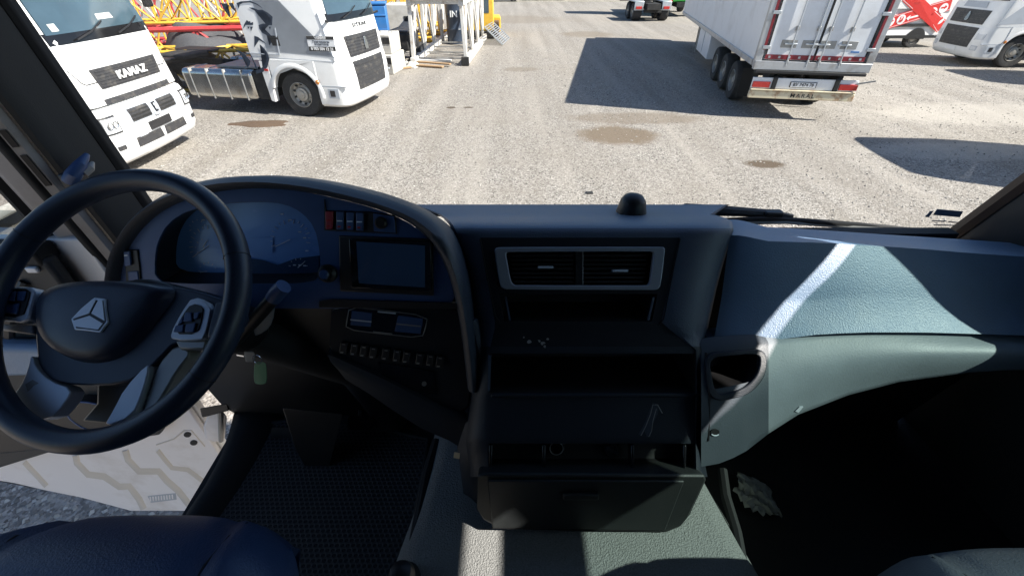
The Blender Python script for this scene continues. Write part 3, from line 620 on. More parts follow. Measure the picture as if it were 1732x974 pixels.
slab('sticker_band', z2((900, 205), (1055, 208), (1058, 228), (904, 226)), ssr, .010, .014, 'blackdecal', dp)
slab('sticker_band', z2((916, 266), (1066, 268), (1071, 293), (920, 291)), ssr, .010, .014, 'blackdecal', dp)
def onflank(zx, zy, o=.016):
    y, z = z2((zx, zy))[0]; return frame3(ssr(y, z, o), (0, 1, 0), (0, 0, 1))
text('sticker_lettering', 'VERИЯ', .075, 'whitedecal', dp, onflank(979, 217), .002, 1.25, bold=.002)
text('sticker_lettering', 'Приглашаем', .07, 'lion', dp, onflank(984, 240, .012), .002, 1.0, bold=.001)
text('sticker_lettering', 'водителей', .07, 'lion', dp, onflank(988, 254, .012), .002, 1.0, bold=.001)
text('sticker_lettering', '8 903 584 12 21', .085, 'whitedecal', dp, onflank(993, 280), .002, 1.02, bold=.002)

# lorries on the right: one in view, two beyond the frame whose shadows lie on the yard
rl, _ = sitrak('tractor_unit', (17.35, 19.55, 0), R(86), 'grey-white tractor unit facing left behind the refrigerated trailer', 'tractor units', 2)
r2 = copy_tree(rl); r2.location = (10.95, 7.72, 0); r2.rotation_euler.z = R(86)
r2['label'] = 'white tractor unit at the right whose shadow falls across the near gravel'
r3 = copy_tree(rl); r3.location = (19.3, 15.6, 0); r3.rotation_euler.z = R(88)
r3['label'] = 'white tractor unit beyond the right edge shading the far gravel strip'

# ================================================================== refrigerated trailer
YAW = R(10.46)
tr = thing('refrigerated_trailer', 'white refrigerated semi-trailer seen from behind with closed rear doors and rusty bumper', 'trailer', (5.86, 11.77, 0), -YAW)
LT, WT, Z0, Z1 = 13.4, 2.55, 1.30, 3.98
box('body', (WT / 2, LT / 2 + .06, (Z0 + Z1) / 2), (WT, LT, Z1 - Z0), 'white2', tr, bevel=.02)
box('side_rail', (-.012, LT / 2 + .05, 1.26), (.05, LT - .1, .13), 'alframe', tr, bevel=.008)
box('side_rail', (WT + .012, LT / 2 + .05, 1.26), (.05, LT - .1, .13), 'alframe', tr, bevel=.008)
for x in (.06, WT - .06): box('rear_post', (x, -.015, (Z0 + Z1) / 2 - .07), (.16, .12, Z1 - Z0 + .1), 'alframe', tr, bevel=.01)
box('rear_header', (WT / 2, -.01, Z1 - .05), (WT - .34, .1, .16), 'alframe', tr, bevel=.01)
box('rear_sill', (WT / 2, -.03, 1.22), (WT, .16, .19), 'alframe', tr, bevel=.01)
for x0, x1, s in ((.19, 1.268, 0), (1.282, WT - .19, 1)):
    d = box('door', ((x0 + x1) / 2, -.02, (1.34 + 3.84) / 2), (x1 - x0, .08, 2.5), 'white2', tr, bevel=.012)
    for rx in ((.70, 1.15) if s == 0 else (1.40, 1.85)):
        tube('lock_rod', [(rx, -.10, 1.22), (rx, -.10, 3.84)], .017, 'galv', d, n=8)
        for z in (1.30, 2.0, 2.9, 3.7): box('rod_bracket', (rx, -.085, z), (.07, .05, .09), 'steel', d, bevel=.008)
        h = box('handle_pocket', (rx - .07 if s == 0 else rx + .06, -.064, 1.68), (.34, .012, .16), 'steel', d, bevel=.003)
        barobj('lock_handle', (rx - .17, -.085, 1.68), (rx + .1, -.085, 1.68), .035, 'galv', d, bevel=.006)
    box('kick_strip', ((x0 + x1) / 2, -.064, 1.40), (x1 - x0 - .01, .012, .10), 'redtape', d)
    for i in range(5): box('strip_white', (x0 + .1 + i * .22, -.071, 1.40), (.05, .006, .05), 'alframe', d)
    for z in (1.6, 2.3, 3.0, 3.6):
        box('hinge', ((x0 - .03) if s == 0 else (x1 + .03), -.085, z), (.17, .03, .07), 'galv', d, bevel=.006)
    box('door_seal', ((x0 + .012) if s == 0 else (x1 - .012), -.063, 2.59), (.03, .012, 2.46), 'rubber', d)
for x in (.155, WT - .155): box('contour_tape', (x - (.03 if x < 1 else -.03), -.0765, 2.7), (.055, .012, 2.3), 'redtape', tr)
box('door_gasket', (1.275, -.058, 2.59), (.05, .015, 2.5), 'rubber', tr)
box('vent_hatch', (1.56, -.064, 3.02), (.22, .012, .9), 'rubber', tr, bevel=.003)
box('vent_plate', (1.56, -.074, 3.05), (.1, .012, .7), 'white2', tr)
slab('maker_badge', [(2.0, 1.53), (2.18, 1.53), (2.18, 1.56), (2.0, 1.56)], lambda x, z, o: Vector((x, -.06 - o, z)), 0, .006, 'blue', tr)
box('buffer_bar', (WT / 2, -.09, 1.085), (WT - .1, .12, .07), 'rubber', tr, bevel=.015)
for x in (.5, WT - .5): box('bumper_bracket', (x, .25, .84), (.1, .5, .42), 'dark', tr)
bp_ = box('light_board', (WT / 2 - .02, -.06, .83), (2.36, .05, .24), 'white2', tr, bevel=.006)
for x in (.22 + .02, WT - .26):
    box('tail_light', (x + (.05 if x < 1 else -.05), -.10, .80), (.40, .04, .13), 'redlamp', tr, bevel=.008)
for x in (.58, 1.97): box('rubber_buffer', (x, -.10, .84), (.10, .06, .28), 'rubber', tr, bevel=.01)
box('underrun_bar', (WT / 2 - .02, -.08, .575), (2.38, .10, .17), 'rustbar', tr, bevel=.012)
box('underrun_flange', (WT / 2 - .02, -.085, .685), (2.36, .13, .03), 'rustbar', tr, bevel=.006)
text('lettering', 'MARAL', .13, 'dark', tr, frame3((WT / 2 + .02, -.132, .575), (1, 0, 0), (0, 0, 1)), .002, 1.15, bold=.001, gap=1.25)
npl = box('number_plate', (1.24, -.094, .82), (.60, .014, .13), 'blackdecal', tr, bevel=.005)
box('plate_face', (1.24, -.103, .82), (.56, .008, .105), 'whitedecal', npl)
text('plate_characters', 'BУ 7474 78', .098, 'blackdecal', npl, frame3((1.24, -.1085, .82), (1, 0, 0), (0, 0, 1)), .001, 1.0, bold=.002)
barobj('rear_hook', (2.35, -.06, .86), (2.72, -.2, .98), .03, 'steel', tr)
for i, y in enumerate((1.9, 3.2, 4.5)):
    for x, s in ((.27, -1), (WT - .27, 1)): wheel(tr, (x, y, .5), r=.5, wd=.38, side=s, nuts=8 if s < 0 else 0)
    box('axle', (WT / 2, y, .5), (1.9, .14, .14), 'dark', tr)
for x in (.35, WT - .35): box('mudflap', (x, 1.22, .58), (.42, .02, .7), 'rubber', tr)
for x in (.75, WT - .75): box('chassis_beam', (x, LT / 2, 1.0), (.14, LT - .4, .38), 'dark', tr)
box('pallet_box', (.3, 6.9, .80), (.56, 2.3, .74), 'white2', tr, bevel=.02)
box('pallet_box', (WT - .3, 6.9, .80), (.56, 2.3, .74), 'white2', tr, bevel=.02)
box('pallet_lid_seam', (.012, 6.9, .83), (.012, .02, .7), 'lionshade', tr)
for x in (.5, WT - .5): box('landing_leg', (x, 10.6, .55), (.14, .14, 1.1), 'steel', tr)
box('cooling_unit', (WT / 2, LT + .25, 3.0), (2.0, .45, 1.7), 'white2', tr, bevel=.06)
# tractor under the trailer nose keeps it standing
box('nose_support', (WT / 2, 11.6, .58), (1.3, .9, 1.0), 'dark', tr, bevel=.05)

# ================================================================== van with red stripes
vn = thing('delivery_van', 'white delivery van with crossed red stripes behind the trailer', 'van', (17.0, 23.0, 0), R(4))
def vsurf(x, z, o): return Vector((x, -o - .10 * max(0, (z - 1.1) / 1.6) ** 2, z))
side = [(-3.2, .42), (3.35, .42), (3.42, .9), (3.40, 1.6), (3.25, 2.6), (3.1, 2.72), (-1.2, 2.72), (-1.9, 2.4), (-2.6, 1.55), (-3.3, 1.25), (-3.4, .7)]
bm = bmesh.new(); n_ = len(side)
prof_ = ((.0, 0), (-.02, .06), (0, 1.9), (.02, 1.96))
rings = [[bm.verts.new((x * (1 - .015 * (k in (0, 3))), (.1 * max(0, (z - 1.1) / 1.6) ** 2 if yy < 1 else -.1 * max(0, (z - 1.1) / 1.6) ** 2) + yy, z)) for x, z in side] for k, yy in enumerate((0.04, 0.0, 2.0, 1.96))]
rings = [rings[0], rings[1], rings[2], rings[3]]
bm.faces.new(rings[0][::-1]); bm.faces.new(rings[3])
for A, B in zip(rings, rings[1:]):
    for i in range(n_): bm.faces.new((A[i], A[(i + 1) % n_], B[(i + 1) % n_], B[i]))
obj('body', bm, 'white', vn, bevel=.02)
slab('sill_trim', [(-2.2, .40), (3.4, .40), (3.42, .52), (-2.2, .52)], vsurf, -.02, .012, 'black', vn)
slab('side_strip', [(-1.1, .86), (3.42, .86), (3.42, .98), (-1.1, .98)], vsurf, -.02, .014, 'black', vn)
slab('panel_press', [(-.6, 1.55), (2.9, 1.55), (2.85, 2.35), (-.6, 2.35)], vsurf, -.02, .008, 'white', vn, bevel=.006)
slab('tail_light', [(3.28, 1.0), (3.43, 1.0), (3.41, 1.55), (3.28, 1.55)], vsurf, -.02, .012, 'redlamp', vn)
slab('cab_window', [(-1.15, 1.55), (-2.3, 1.55), (-1.75, 2.3), (-1.15, 2.4)], vsurf, -.02, .012, 'wglass', vn)
for y, s in ((.17, -1), (1.83, 1)):
    for x in (-2.1, 1.62):
        ty = wheel(vn, (0, 0, 0), r=.36, wd=.24, side=1, nuts=0)
        for q in [ty] + list(ty.children): pass
        ty.matrix_local = Matrix.Translation((x, y, .36)) @ Matrix.Rotation(R(90) * s, 4, 'Z')
for x in (-2.1, 1.62): slab('wheel_arch', [(x + .45 * math.cos(R(a)), .36 + .45 * math.sin(R(a))) for a in range(0, 181, 12)], vsurf, -.03, .006, 'black', vn)
def stripe(a, b, wd, m, o):
    d = Vector((b[0] - a[0], b[1] - a[1])).normalized(); nrm = Vector((-d.y, d.x)) * wd / 2
    return slab('red_stripe' if m == 'reddecal' else 'stripe_edge', [(a[0] + nrm.x, a[1] + nrm.y), (b[0] + nrm.x, b[1] + nrm.y), (b[0] - nrm.x, b[1] - nrm.y), (a[0] - nrm.x, a[1] - nrm.y)], vsurf, o - .006, o, m, vn)
vrot = Matrix.Rotation(R(4), 3, 'Z'); vo0 = Vector((17.0, 23.0, 0)); vnr = vrot @ Vector((0, -1, 0))
def vz5(x, y):
    q = vrot.inverted() @ (PP(1240 + x * .2978, y * .2978, vo0, vnr) - vo0); return (q.x, q.z)
for i, (a, b) in enumerate(((vz5(840, 145), vz5(1235, 25)), (vz5(985, -28), vz5(1185, 155)))):
    a = (a[0], min(a[1], 2.66)); stripe(a, b, .50, 'reddecal', .018 + i * .004); stripe(a, b, .43, 'whitedecal', .019 + i * .004); stripe(a, b, .395, 'reddecal', .020 + i * .004)
for x_, y_, ch in ((890, 126, ''), (952, 112, 'Я'), (1020, 94, '>'), (1130, 72, 'Я'), (1092, 40, ''), (1050, 4, 'Я'), (1172, 112, ''), (1192, 48, '')):
    cx, cz = vz5(x_, y_)
    if ch == '>': slab('logo_arrow', [(cx + .26, cz + .07), (cx - .14, cz - .03), (cx - .14, cz + .05), (cx - .28, cz - .08), (cx - .14, cz - .17), (cx - .14, cz - .10), (cx + .26, cz + .0)], vsurf, .02, .030, 'whitedecal', vn); continue
    q = slab('logo_disc', ell(cx, cz, .19, .19), vsurf, .02, .030, 'whitedecal', vn)
    if ch: text('logo_letter', ch, .30, 'reddecal', q, frame3(vsurf(cx, cz, .034), (1, .0, 0), (0, .05, 1)), .003, 1.0, bold=.012)
    else: slab('logo_arrow', [(cx - .13, cz - .03), (cx + .02, cz + .0), (cx + .02, cz - .06), (cx + .14, cz + .05), (cx + .02, cz + .12), (cx + .02, cz + .06), (cx - .13, cz + .04)], vsurf, .03, .034, 'reddecal', q)

# ================================================================== clutter on the left: lattice sections, blocks, planks
def lattice(name, label, a, b, wd, ht, bays, m, tube_r=.04, diag=.022, group=None, m2=None):
    a = Vector(a); b = Vector(b); d = (b - a); L_ = d.length; rz = math.atan2(d.y, d.x)
    t = thing(name, label, 'lattice', a, rz, group)
    ch = {}
    for y in (-wd / 2, wd / 2):
        for z in (tube_r, ht):
            bm = bmesh.new(); tubebm(bm, [(0, y, z), (L_, y, z)], tube_r, 8); obj('chord', bm, m, t)
    st_ = L_ / bays
    for i in range(bays):
        x0 = i * st_; x1 = x0 + st_
        for y in (-wd / 2, wd / 2):
            p = ((x0, y, tube_r), (x1, y, ht)) if i % 2 else ((x0, y, ht), (x1, y, tube_r))
            bm = bmesh.new(); tubebm(bm, p, diag, 6); obj('diagonal', bm, m2 or m, t)
        for z in (tube_r, ht):
            p = ((x0, -wd / 2, z), (x1, wd / 2, z)) if i % 2 else ((x0, wd / 2, z), (x1, -wd / 2, z))
            bm = bmesh.new(); tubebm(bm, p, diag, 6); obj('diagonal', bm, m2 or m, t)
        bm = bmesh.new(); tubebm(bm, [(x0, -wd / 2, tube_r), (x0, wd / 2, tube_r), (x0, wd / 2, ht), (x0, -wd / 2, ht)], diag * .9, 6, closed=True); obj('strut_frame', bm, m2 or m, t)
    return t
G_ = 'crane lattice sections'
lattice('lattice_section', 'red crane lattice section lying nearest behind the white lorries', (-15.5, 15.2, 0), (-7.2, 17.0, 0), 1.5, 1.55, 6, 'redpaint', .075, .045, G_)
lattice('lattice_section', 'yellow crane lattice section lying in front of the red one', (-14.5, 14.1, 0), (-7.8, 15.3, 0), 1.0, 1.1, 7, 'yellow', .05, .032, G_)
lattice('lattice_section', 'tall yellow crane lattice section behind the red one', (-17.5, 18.6, 0), (-7.5, 20.4, 0), 1.6, 2.4, 8, 'yellow', .06, .035, G_)
lattice('lattice_section', 'pale grey crane lattice section behind the tall yellow one', (-18, 21.5, 0), (-7, 23.5, 0), 1.6, 2.6, 9, 'whitesteel', .055, .032, G_)
lattice('lattice_section', 'red crane lattice section farthest back among the stacked sections', (-19, 24.6, 0), (-7, 26.4, 0), 1.7, 3.0, 8, 'redpaint', .075, .04, G_)
lattice('lattice_section', 'yellow crane lattice section standing behind the blue container', (-9.5, 27.5, 0), (-3.2, 28.5, 0), 1.5, 2.6, 7, 'yellow', .06, .035, G_)
lattice('lattice_section', 'dense yellow crane lattice section far behind the concrete blocks', (-10, 31.5, 0), (-4.4, 32.5, 0), 1.5, 2.8, 8, 'yellow', .07, .04, G_)

def raised(t, z): t.location.z = z; return t
raised(lattice('lattice_section', 'slim yellow crane lattice section stacked on top of the red one', (-15.8, 15.6, 0), (-7.6, 17.3, 0), 1.1, 1.0, 9, 'yellow', .045, .03, G_), 1.63)
raised(lattice('lattice_section', 'slim red crane lattice section stacked above the pale grey one', (-17.5, 21.6, 0), (-7.4, 23.4, 0), 1.2, 1.2, 9, 'redpaint', .05, .032, G_), 2.66)
lattice('lattice_section', 'low yellow crane lattice section between the blue container and the frame', (-9.5, 24.6, 0), (-4.0, 25.6, 0), 1.3, 1.9, 9, 'yellow', .06, .04, G_)
raised(lattice('lattice_section', 'upper yellow crane lattice section behind the big concrete block', (-9.8, 28.0, 0), (-3.6, 29.0, 0), 1.3, 1.2, 9, 'yellow', .06, .04, G_), 2.68)

# white lattice frame standing on the ground, long axis running away from the eye
wf = thing('white_steel_frame', 'white painted steel frame section with slanted posts and long base beams', 'steel frame', (-2.85, 18.6, 0), R(-3))
for x in (-1.0, 1.05):
    barobj('base_beam', (x, .2, .13), (x * 1.0, 11.0, .13), .2, 'whitesteel', wf, ht=.24, bevel=.012)
    barobj('top_beam', (x * .92, .2, 2.05), (x * .92, 11.0, 2.05), .16, 'whitesteel', wf, ht=.22, bevel=.012)
    for i in range(6):
        y = .35 + i * 2.05
        if y > 10.9: break
        barobj('post', (x, y, .2), (x * .93, y, 2.0), .13, 'whitesteel', wf, bevel=.01)
        if i < 5:
            barobj('diagonal', (x, y + .1, .25), (x * .95, y + 1.02, 1.95), .08, 'whitesteel', wf, bevel=.006)
            barobj('diagonal', (x, y + 1.95, .25), (x * .95, y + 1.04, 1.95), .08, 'whitesteel', wf, bevel=.006)
for i in range(6): barobj('cross_beam', (-.95, .35 + i * 2.05, 2.05), (.95, .35 + i * 2.05, 2.05), .12, 'whitesteel', wf, bevel=.01)
for i in range(7): barobj('rung', (-1.0, .9 + i * 1.45, .14), (1.05, .9 + i * 1.45, .14), .05, 'steel', wf)
hb = barobj('header_beam', (-1.25, .3, 2.26), (1.3, .3, 2.26), .34, 'concrete', wf, ht=.22, bevel=.02)
box('foot_shoe', (1.05, .14, .16), (.28, .16, .3), 'dark', wf, bevel=.01)
# grating leaning on the frame
gr = thing('steel_grating', 'galvanised ladder-like steel grating leaning against the white frame', 'grating', (-.95, 23.9, 0), R(-8))
gm = Matrix.Rotation(R(40), 3, 'Y')
for y in (0, 1.15, 2.3): barobj('side_bar', gm @ Vector((-.55, y, 0)) + Vector((0.05, 0, .42)), gm @ Vector((.6, y, 0)) + Vector((0.05, 0, .42)), .05, 'galv', gr)
for i in range(12):
    x = -.52 + i * .1; barobj('slat', gm @ Vector((x, 0, 0)) + Vector((0.05, 0, .42)), gm @ Vector((x, 2.3, 0)) + Vector((0.05, 0, .42)), .045, 'galv', gr, ht=.02)
# planks
PL = [((-4.2, 18.75, .05), (-2.6, 18.2, .05), .2, 'wood', 'weathered plank lying foremost before the white frame'), ((-3.9, 19.0, .11), (-2.35, 18.5, .09), .16, 'wood', 'brown plank lying across another before the white frame'),
      ((-5.2, 17.3, .04), (-3.8, 18.2, .04), .12, 'wood', 'thin plank pointing at the foot of the concrete blocks'), ((-4.0, 19.4, .10), (-2.4, 19.25, .10), .24, 'whitesteel', 'pale board lying between the feet of the white frame')]
for a, b, wd, m, lab in PL: tag(barobj('plank', a, b, wd, m, ht=.05, bevel=.006), lab, 'plank', 'planks on the ground')
rr = random.Random(5)
tag(mound('broken_concrete', (-3.9, 18.55, 0), .45, .35, .16, 'concrete', 'small heap of broken white concrete beside the planks', 'rubble', 12, 14, .6))
# concrete blocks and crates
def block(loc, size, rz, label, m='concrete', name='concrete_block', cat='block'):
    t = thing(name, label, cat, loc, rz, 'concrete blocks beside the tractor' if name == 'concrete_block' else None)
    box('block_body', (0, 0, size[2] / 2), size, m, t, bevel=.03)
    for s in (-1, 1):
        tube('lifting_loop', [(s * size[0] * .3 - .06, 0, size[2] - .02), (s * size[0] * .3 - .05, 0, size[2] + .06), (s * size[0] * .3 + .05, 0, size[2] + .06), (s * size[0] * .3 + .06, 0, size[2] - .02)], .012, 'steel', t, n=6)
    box('block_recess', (size[0] * .28, -size[1] / 2 - .002, size[2] * .7), (.25, .03, .2), 'dark', t)
    return t
block((-4.45, 17.7, 0), (.70, 1.3, .62), R(-8), 'lower pale concrete block next to the tractor front bumper')
block((-4.5, 17.8, .62), (.68, 1.2, .60), R(-4), 'upper pale concrete block stacked beside the tractor front')
block((-5.0, 23.2, 0), (1.15, 1.6, 1.75), R(5), 'large pale concrete block standing behind the stacked pair')
# dark compressor-like machine
mc = thing('machine', 'dark wheeled compressor standing between concrete blocks and white frame', 'machine', (-4.35, 20.0, 0), R(-6))
box('housing', (0, 0, .72), (.85, 1.5, .6), 'dark', mc, bevel=.06); box('lid', (0, 0, 1.06), (.8, 1.3, .08), 'grille', mc, bevel=.03)
for x in (-.5, .5):
    for y in (-.5, .5):
        ty = wheel(mc, (x, y, .3), r=.3, wd=.16, side=1 if x > 0 else -1, nuts=0)
box('drawbar', (.2, -1.0, .4), (.1, .8, .1), 'steel', mc)
bc = thing('blue_container', 'blue upright plastic container behind the tractor front', 'container', (-5.42, 21.0, 0), R(10))
box('container_body', (0, 0, .95), (.62, .8, 1.8), 'blue', bc, bevel=.05); box('container_lid', (0, 0, 1.9), (.68, .86, .1), 'blue', bc, bevel=.03)
for z in (.5, 1.0, 1.5): box('container_rib', (0, -.41, z), (.56, .03, .06), 'blue', bc, bevel=.01)
ym = thing('yellow_machine', 'yellow crane cabin and counterweight inside the white frame', 'machine', (-1.75, 27.2, 0), R(4))
box('cabin', (0, 0, 1.2), (1.5, 2.2, 1.7), 'yellow', ym, bevel=.06); box('cabin_window', (0, -1.105, 1.5), (1.0, .02, .7), 'wglass', ym)
box('skid', (0, 0, .2), (1.6, 2.4, .3), 'dark', ym, bevel=.03); box('counterweight', (.9, .6, .55), (.5, 1.4, .7), 'yellow', ym, bevel=.04)
dm = thing('storage_drum', 'dark blue-grey drum lettered IN, standing inside the white frame', 'drum', (-2.75, 24.6, 0))
lathe('drum_shell', [(0, 0), (.42, 0), (.43, .03), (.42, .06), (.42, .6), (.435, .63), (.42, .66), (.42, 1.2), (.435, 1.23), (.42, 1.26), (.42, 1.75), (.43, 1.78), (.40, 1.8), (0, 1.8)], 'lion', dm, n=32)
text('lettering', 'IN', .36, 'whitedecal', dm, frame3((0, -.44, 1.25), (1, 0, 0), (0, 0, 1)), .01, bold=.006)
bl2 = block((-1.0, 27.2, 0), (.6, 1.2, .75), R(2), 'small brown block behind the far end of the white frame', 'tan', 'wooden_crate', 'crate')

# ================================================================== vehicles far back
ft = thing('dark_tractor', 'dark tractor unit seen from behind, far up the yard', 'lorry', (9.4, 34.6, 0), R(2))
box('frame', (0, 2.2, .85), (.9, 5.0, .35), 'dark', ft); box('cab', (0, 5.6, 2.2), (2.4, 2.0, 2.6), 'grille', ft, bevel=.15)
for s in (-1, 1):
    for y in (.6, 1.9): wheel(ft, (s * .93, y, .52), side=s, wd=.56, nuts=0)
    mg = box('mudguard', (s * .93, 1.2, 1.12), (.62, 2.3, .08), 'galv', ft, bevel=.03)
    box('mudguard_end', (s * .93, .02, .88), (.62, .06, .5), 'galv', ft, bevel=.02)
    box('tail_light', (s * .93, -.03, .78), (.4, .05, .16), 'redlamp', ft, bevel=.01)
lathe('fifth_wheel', [(0, .12), (.5, .12), (.55, .05), (.5, 0), (0, 0)], 'dark', ft, n=24, mtx=Matrix.Translation((0, 1.2, 1.12)))
box('rear_beam', (0, -.05, .6), (1.2, .12, .2), 'dark', ft, bevel=.02)
gt = thing('green_lorry', 'green lorry mostly hidden between dark tractor and trailer', 'lorry', (12.4, 37.5, 0), R(-3))
box('body', (0, 3, 1.9), (2.4, 5.5, 2.0), 'greenpaint', gt, bevel=.08); box('chassis', (0, 3, .75), (1.0, 6.0, .3), 'dark', gt)
for s in (-1, 1):
    for y in (.9, 4.6): wheel(gt, (s * 1.0, y, .5), r=.5, side=s, wd=.4, nuts=0)
    box('tail_light', (s * .95, .2, 1.0), (.3, .06, .14), 'redlamp', gt)
barobj('loading_arm', (-.9, .3, 1.0), (-1.2, .2, 2.3), .16, 'greenpaint', gt)
def car(loc, rz, m, label):
    c = thing('parked_car', label, 'car', loc, rz, 'cars parked far up the yard')
    sd = [(-2.1, .35), (2.1, .35), (2.15, .7), (1.9, .95), (1.1, 1.02), (.5, 1.45), (-1.0, 1.48), (-1.7, 1.02), (-2.15, .9)]
    slab('body', [(x, z) for x, z in sd], lambda x, z, o: Vector((x, o * (1 if z < 1.1 else .85), z)), -.85, .85, m, c, bevel=.06)
    slab('window', [(.95, 1.02), (.45, 1.4), (-.95, 1.43), (-1.5, 1.02)], lambda x, z, o: Vector((x, o * (1 if z < 1.1 else .85), z)), -.862, .862, 'wglass', c)
    for x in (-1.3, 1.3):
        for s in (-1, 1):
            ty = wheel(c, (0, 0, 0), r=.32, wd=.2, side=1, nuts=0); ty.matrix_local = Matrix.Translation((x, s * .78, .32)) @ Matrix.Rotation(R(90) * s, 4, 'Z')
    return c
car((-1.2, 54, 0), R(5), 'cargrey', 'dark blue car parked far up the yard behind the white frame')
car((3.9, 56, 0), R(3), 'white', 'pale car parked far up the yard to the right of the dark blue one')

# ================================================================== the cab around the eye
CX0, CX1 = -1.13, 1.43           # inner faces of the cab sides
zr = lambda z: CAMZ + z          # heights below are given relative to the eye
cab = thing('lorry_cab', 'dark interior shell of the lorry cab with pillars, floor and windscreen', 'lorry cab', (.15, 0, zr(-1.36)), world=True)
FL, TZ = zr(-1.33), zr(-1.168)    # floor, tunnel top
def lean(z): return -.14 * (z + .43)      # pillars lean back with height (z relative to the eye)
def rlean(z): return -.40 * (z + .67) if z < -.40 else -.108 - .14 * (z + .40)
def prismz(name, poly, z0, z1, m, parent, steps=1, lf=None, **k):
    bm = bmesh.new(); Rg = []
    for i in range(steps + 1):
        z = z0 + (z1 - z0) * i / steps
        Rg.append([bm.verts.new((x, y + (lf or lean)(z), zr(z))) for x, y in poly])
    n = len(poly)
    for A, B in zip(Rg, Rg[1:]):
        for i in range(n): bm.faces.new((A[i], A[(i + 1) % n], B[(i + 1) % n], B[i]))
    bm.faces.new(Rg[0][::-1]); bm.faces.new(Rg[-1])
    return obj(name, bm, m, parent, **k)
# left pillar: soft trim, seal, painted door jamb with a slot
prismz('pillar_trim', smooth([(-1.083, 1.165), (-1.086, 1.135), (-1.096, 1.09), (-1.105, 1.045), (-1.125, 1.035), (-1.16, 1.09), (-1.13, 1.19)], 1), -1.3, .75, 'trim', cab)
prismz('pillar_seal', [(-1.078, 1.19), (-1.074, 1.165), (-1.084, 1.15), (-1.10, 1.16), (-1.13, 1.20)], -1.0, .75, 'rubber', cab, bevel=.004)
jb = prismz('door_jamb', [(-1.127, 1.036), (-1.131, 1.018), (-1.150, 1.010), (-1.185, 1.05), (-1.17, 1.09)], -1.3, .75, 'pillarp', cab)
for z0, z1 in ((-.44, -.36), (-.34, -.30)): prismz('jamb_slot', [(-1.1335, 1.0135), (-1.144, 1.0085), (-1.146, 1.016), (-1.136, 1.02)], z0, z1, 'black', jb)
prismz('door_seal', smooth([(-1.150, 1.014), (-1.155, 1.000), (-1.17, .998), (-1.178, 1.012), (-1.17, 1.03)], 1), -1.3, .75, 'rubber', cab)
# right pillar
prismz('pillar_trim', smooth([(1.455, 1.235), (1.462, 1.185), (1.475, 1.13), (1.50, 1.07), (1.53, 1.03), (1.57, 1.08), (1.54, 1.27)], 1), -.9, .75, 'trim', cab, steps=33, lf=rlean)
prismz('pillar_seal', [(1.447, 1.265), (1.443, 1.24), (1.453, 1.22), (1.47, 1.235), (1.50, 1.275)], -.9, .75, 'warmseal', cab, steps=33, lf=rlean)
# roof, back wall, sides
box('roof_panel', (.15, .02, zr(.80)), (2.72, 2.44, .08), 'liner', cab)
box('back_wall', (.15, -1.22, zr(-.3)), (2.72, .06, 2.16), 'liner', cab)
box('windscreen_header', (.15, 1.06, zr(.69)), (2.6, .12, .14), 'liner', cab)
box('rear_side_wall', (-1.17, -.61, zr(-.3)), (.08, 1.20, 2.16), 'liner', cab)
box('door_lintel', (-1.17, .52, zr(.50)), (.08, 1.06, .54), 'liner', cab)  # out of view, brought down low to cut skylight from the open door
box('bulkhead', (.15, 1.22, zr(-1.05)), (2.5, .04, .74), 'floor', cab)
# passenger side: panels round the window opening
WX = 1.47
for nm, y0, y1, z0, z1 in (('door_panel', -1.2, 1.02, -1.36, -.55), ('door_header', -1.2, 1.02, .307, .76), ('door_header', .06, .92, .06, .307), ('rear_side_wall', -1.2, -.92, -.55, .307)):
    box(nm, (WX, (y0 + y1) / 2, zr((z0 + z1) / 2)), (.07, y1 - y0, z1 - z0), 'trim', cab)
slab('door_front_frame', [(1.02, -.55), (.71, -.55), (.775, -.38), (.84, -.25), (.885, -.12), (.90, .0), (.90, .307), (1.02, .307)], lambda y, z, o: Vector((WX + o, y, zr(z))), -.03, .03, 'trim', cab)
bm = bmesh.new()
A = [bm.verts.new((WX + dx, y, zr(z))) for dx in (-.002, .002) for y, z in ((-.93, -.56), (.91, -.56), (.91, -.045), (.42, -.03), (.22, .03), (-.93, .07))]
for f in [tuple(range(6)), tuple(range(11, 5, -1))] + [(i, i + 6, (i + 1) % 6 + 6, (i + 1) % 6) for i in range(6)]: bm.faces.new([A[i] for i in f])
obj('side_glass', bm, 'greenglass', cab)
vz = thing('side_visor', 'dark side sun visor folded across the passenger window top', 'visor', (WX - .06, .2, zr(-.04)), world=True)
box('visor_board', (WX - .06, .24, zr(.047)), (.02, 1.16, .184), 'liner', vz, bevel=.008)
for y in (-.1, .6): tube('visor_rod', [(WX - .06, y, zr(.14)), (WX - .05, y, zr(.26))], .006, 'steel', vz, n=6)
for x_, lab in ((-.45, 'unseen dark board added over the driver side of the windscreen to cut skylight'), (.78, 'unseen dark board added over the passenger side of the windscreen to cut skylight')):
    v_ = thing('sky_block_visor', lab, 'visor', (x_, 1.0, zr(.4)), group='added windscreen sky blockers', world=True)  # unseen visors added high on the windscreen to cut skylight in the cab
    box('visor_board', (x_, 1.0, zr(.40)), (1.18, .025, .44), 'trim', v_, bevel=.01)
    for dx in (-.4, .4): tube('visor_rod', [(x_ + dx, 1.0, zr(.6)), (x_ + dx, 1.02, zr(.68))], .006, 'steel', v_, n=6)
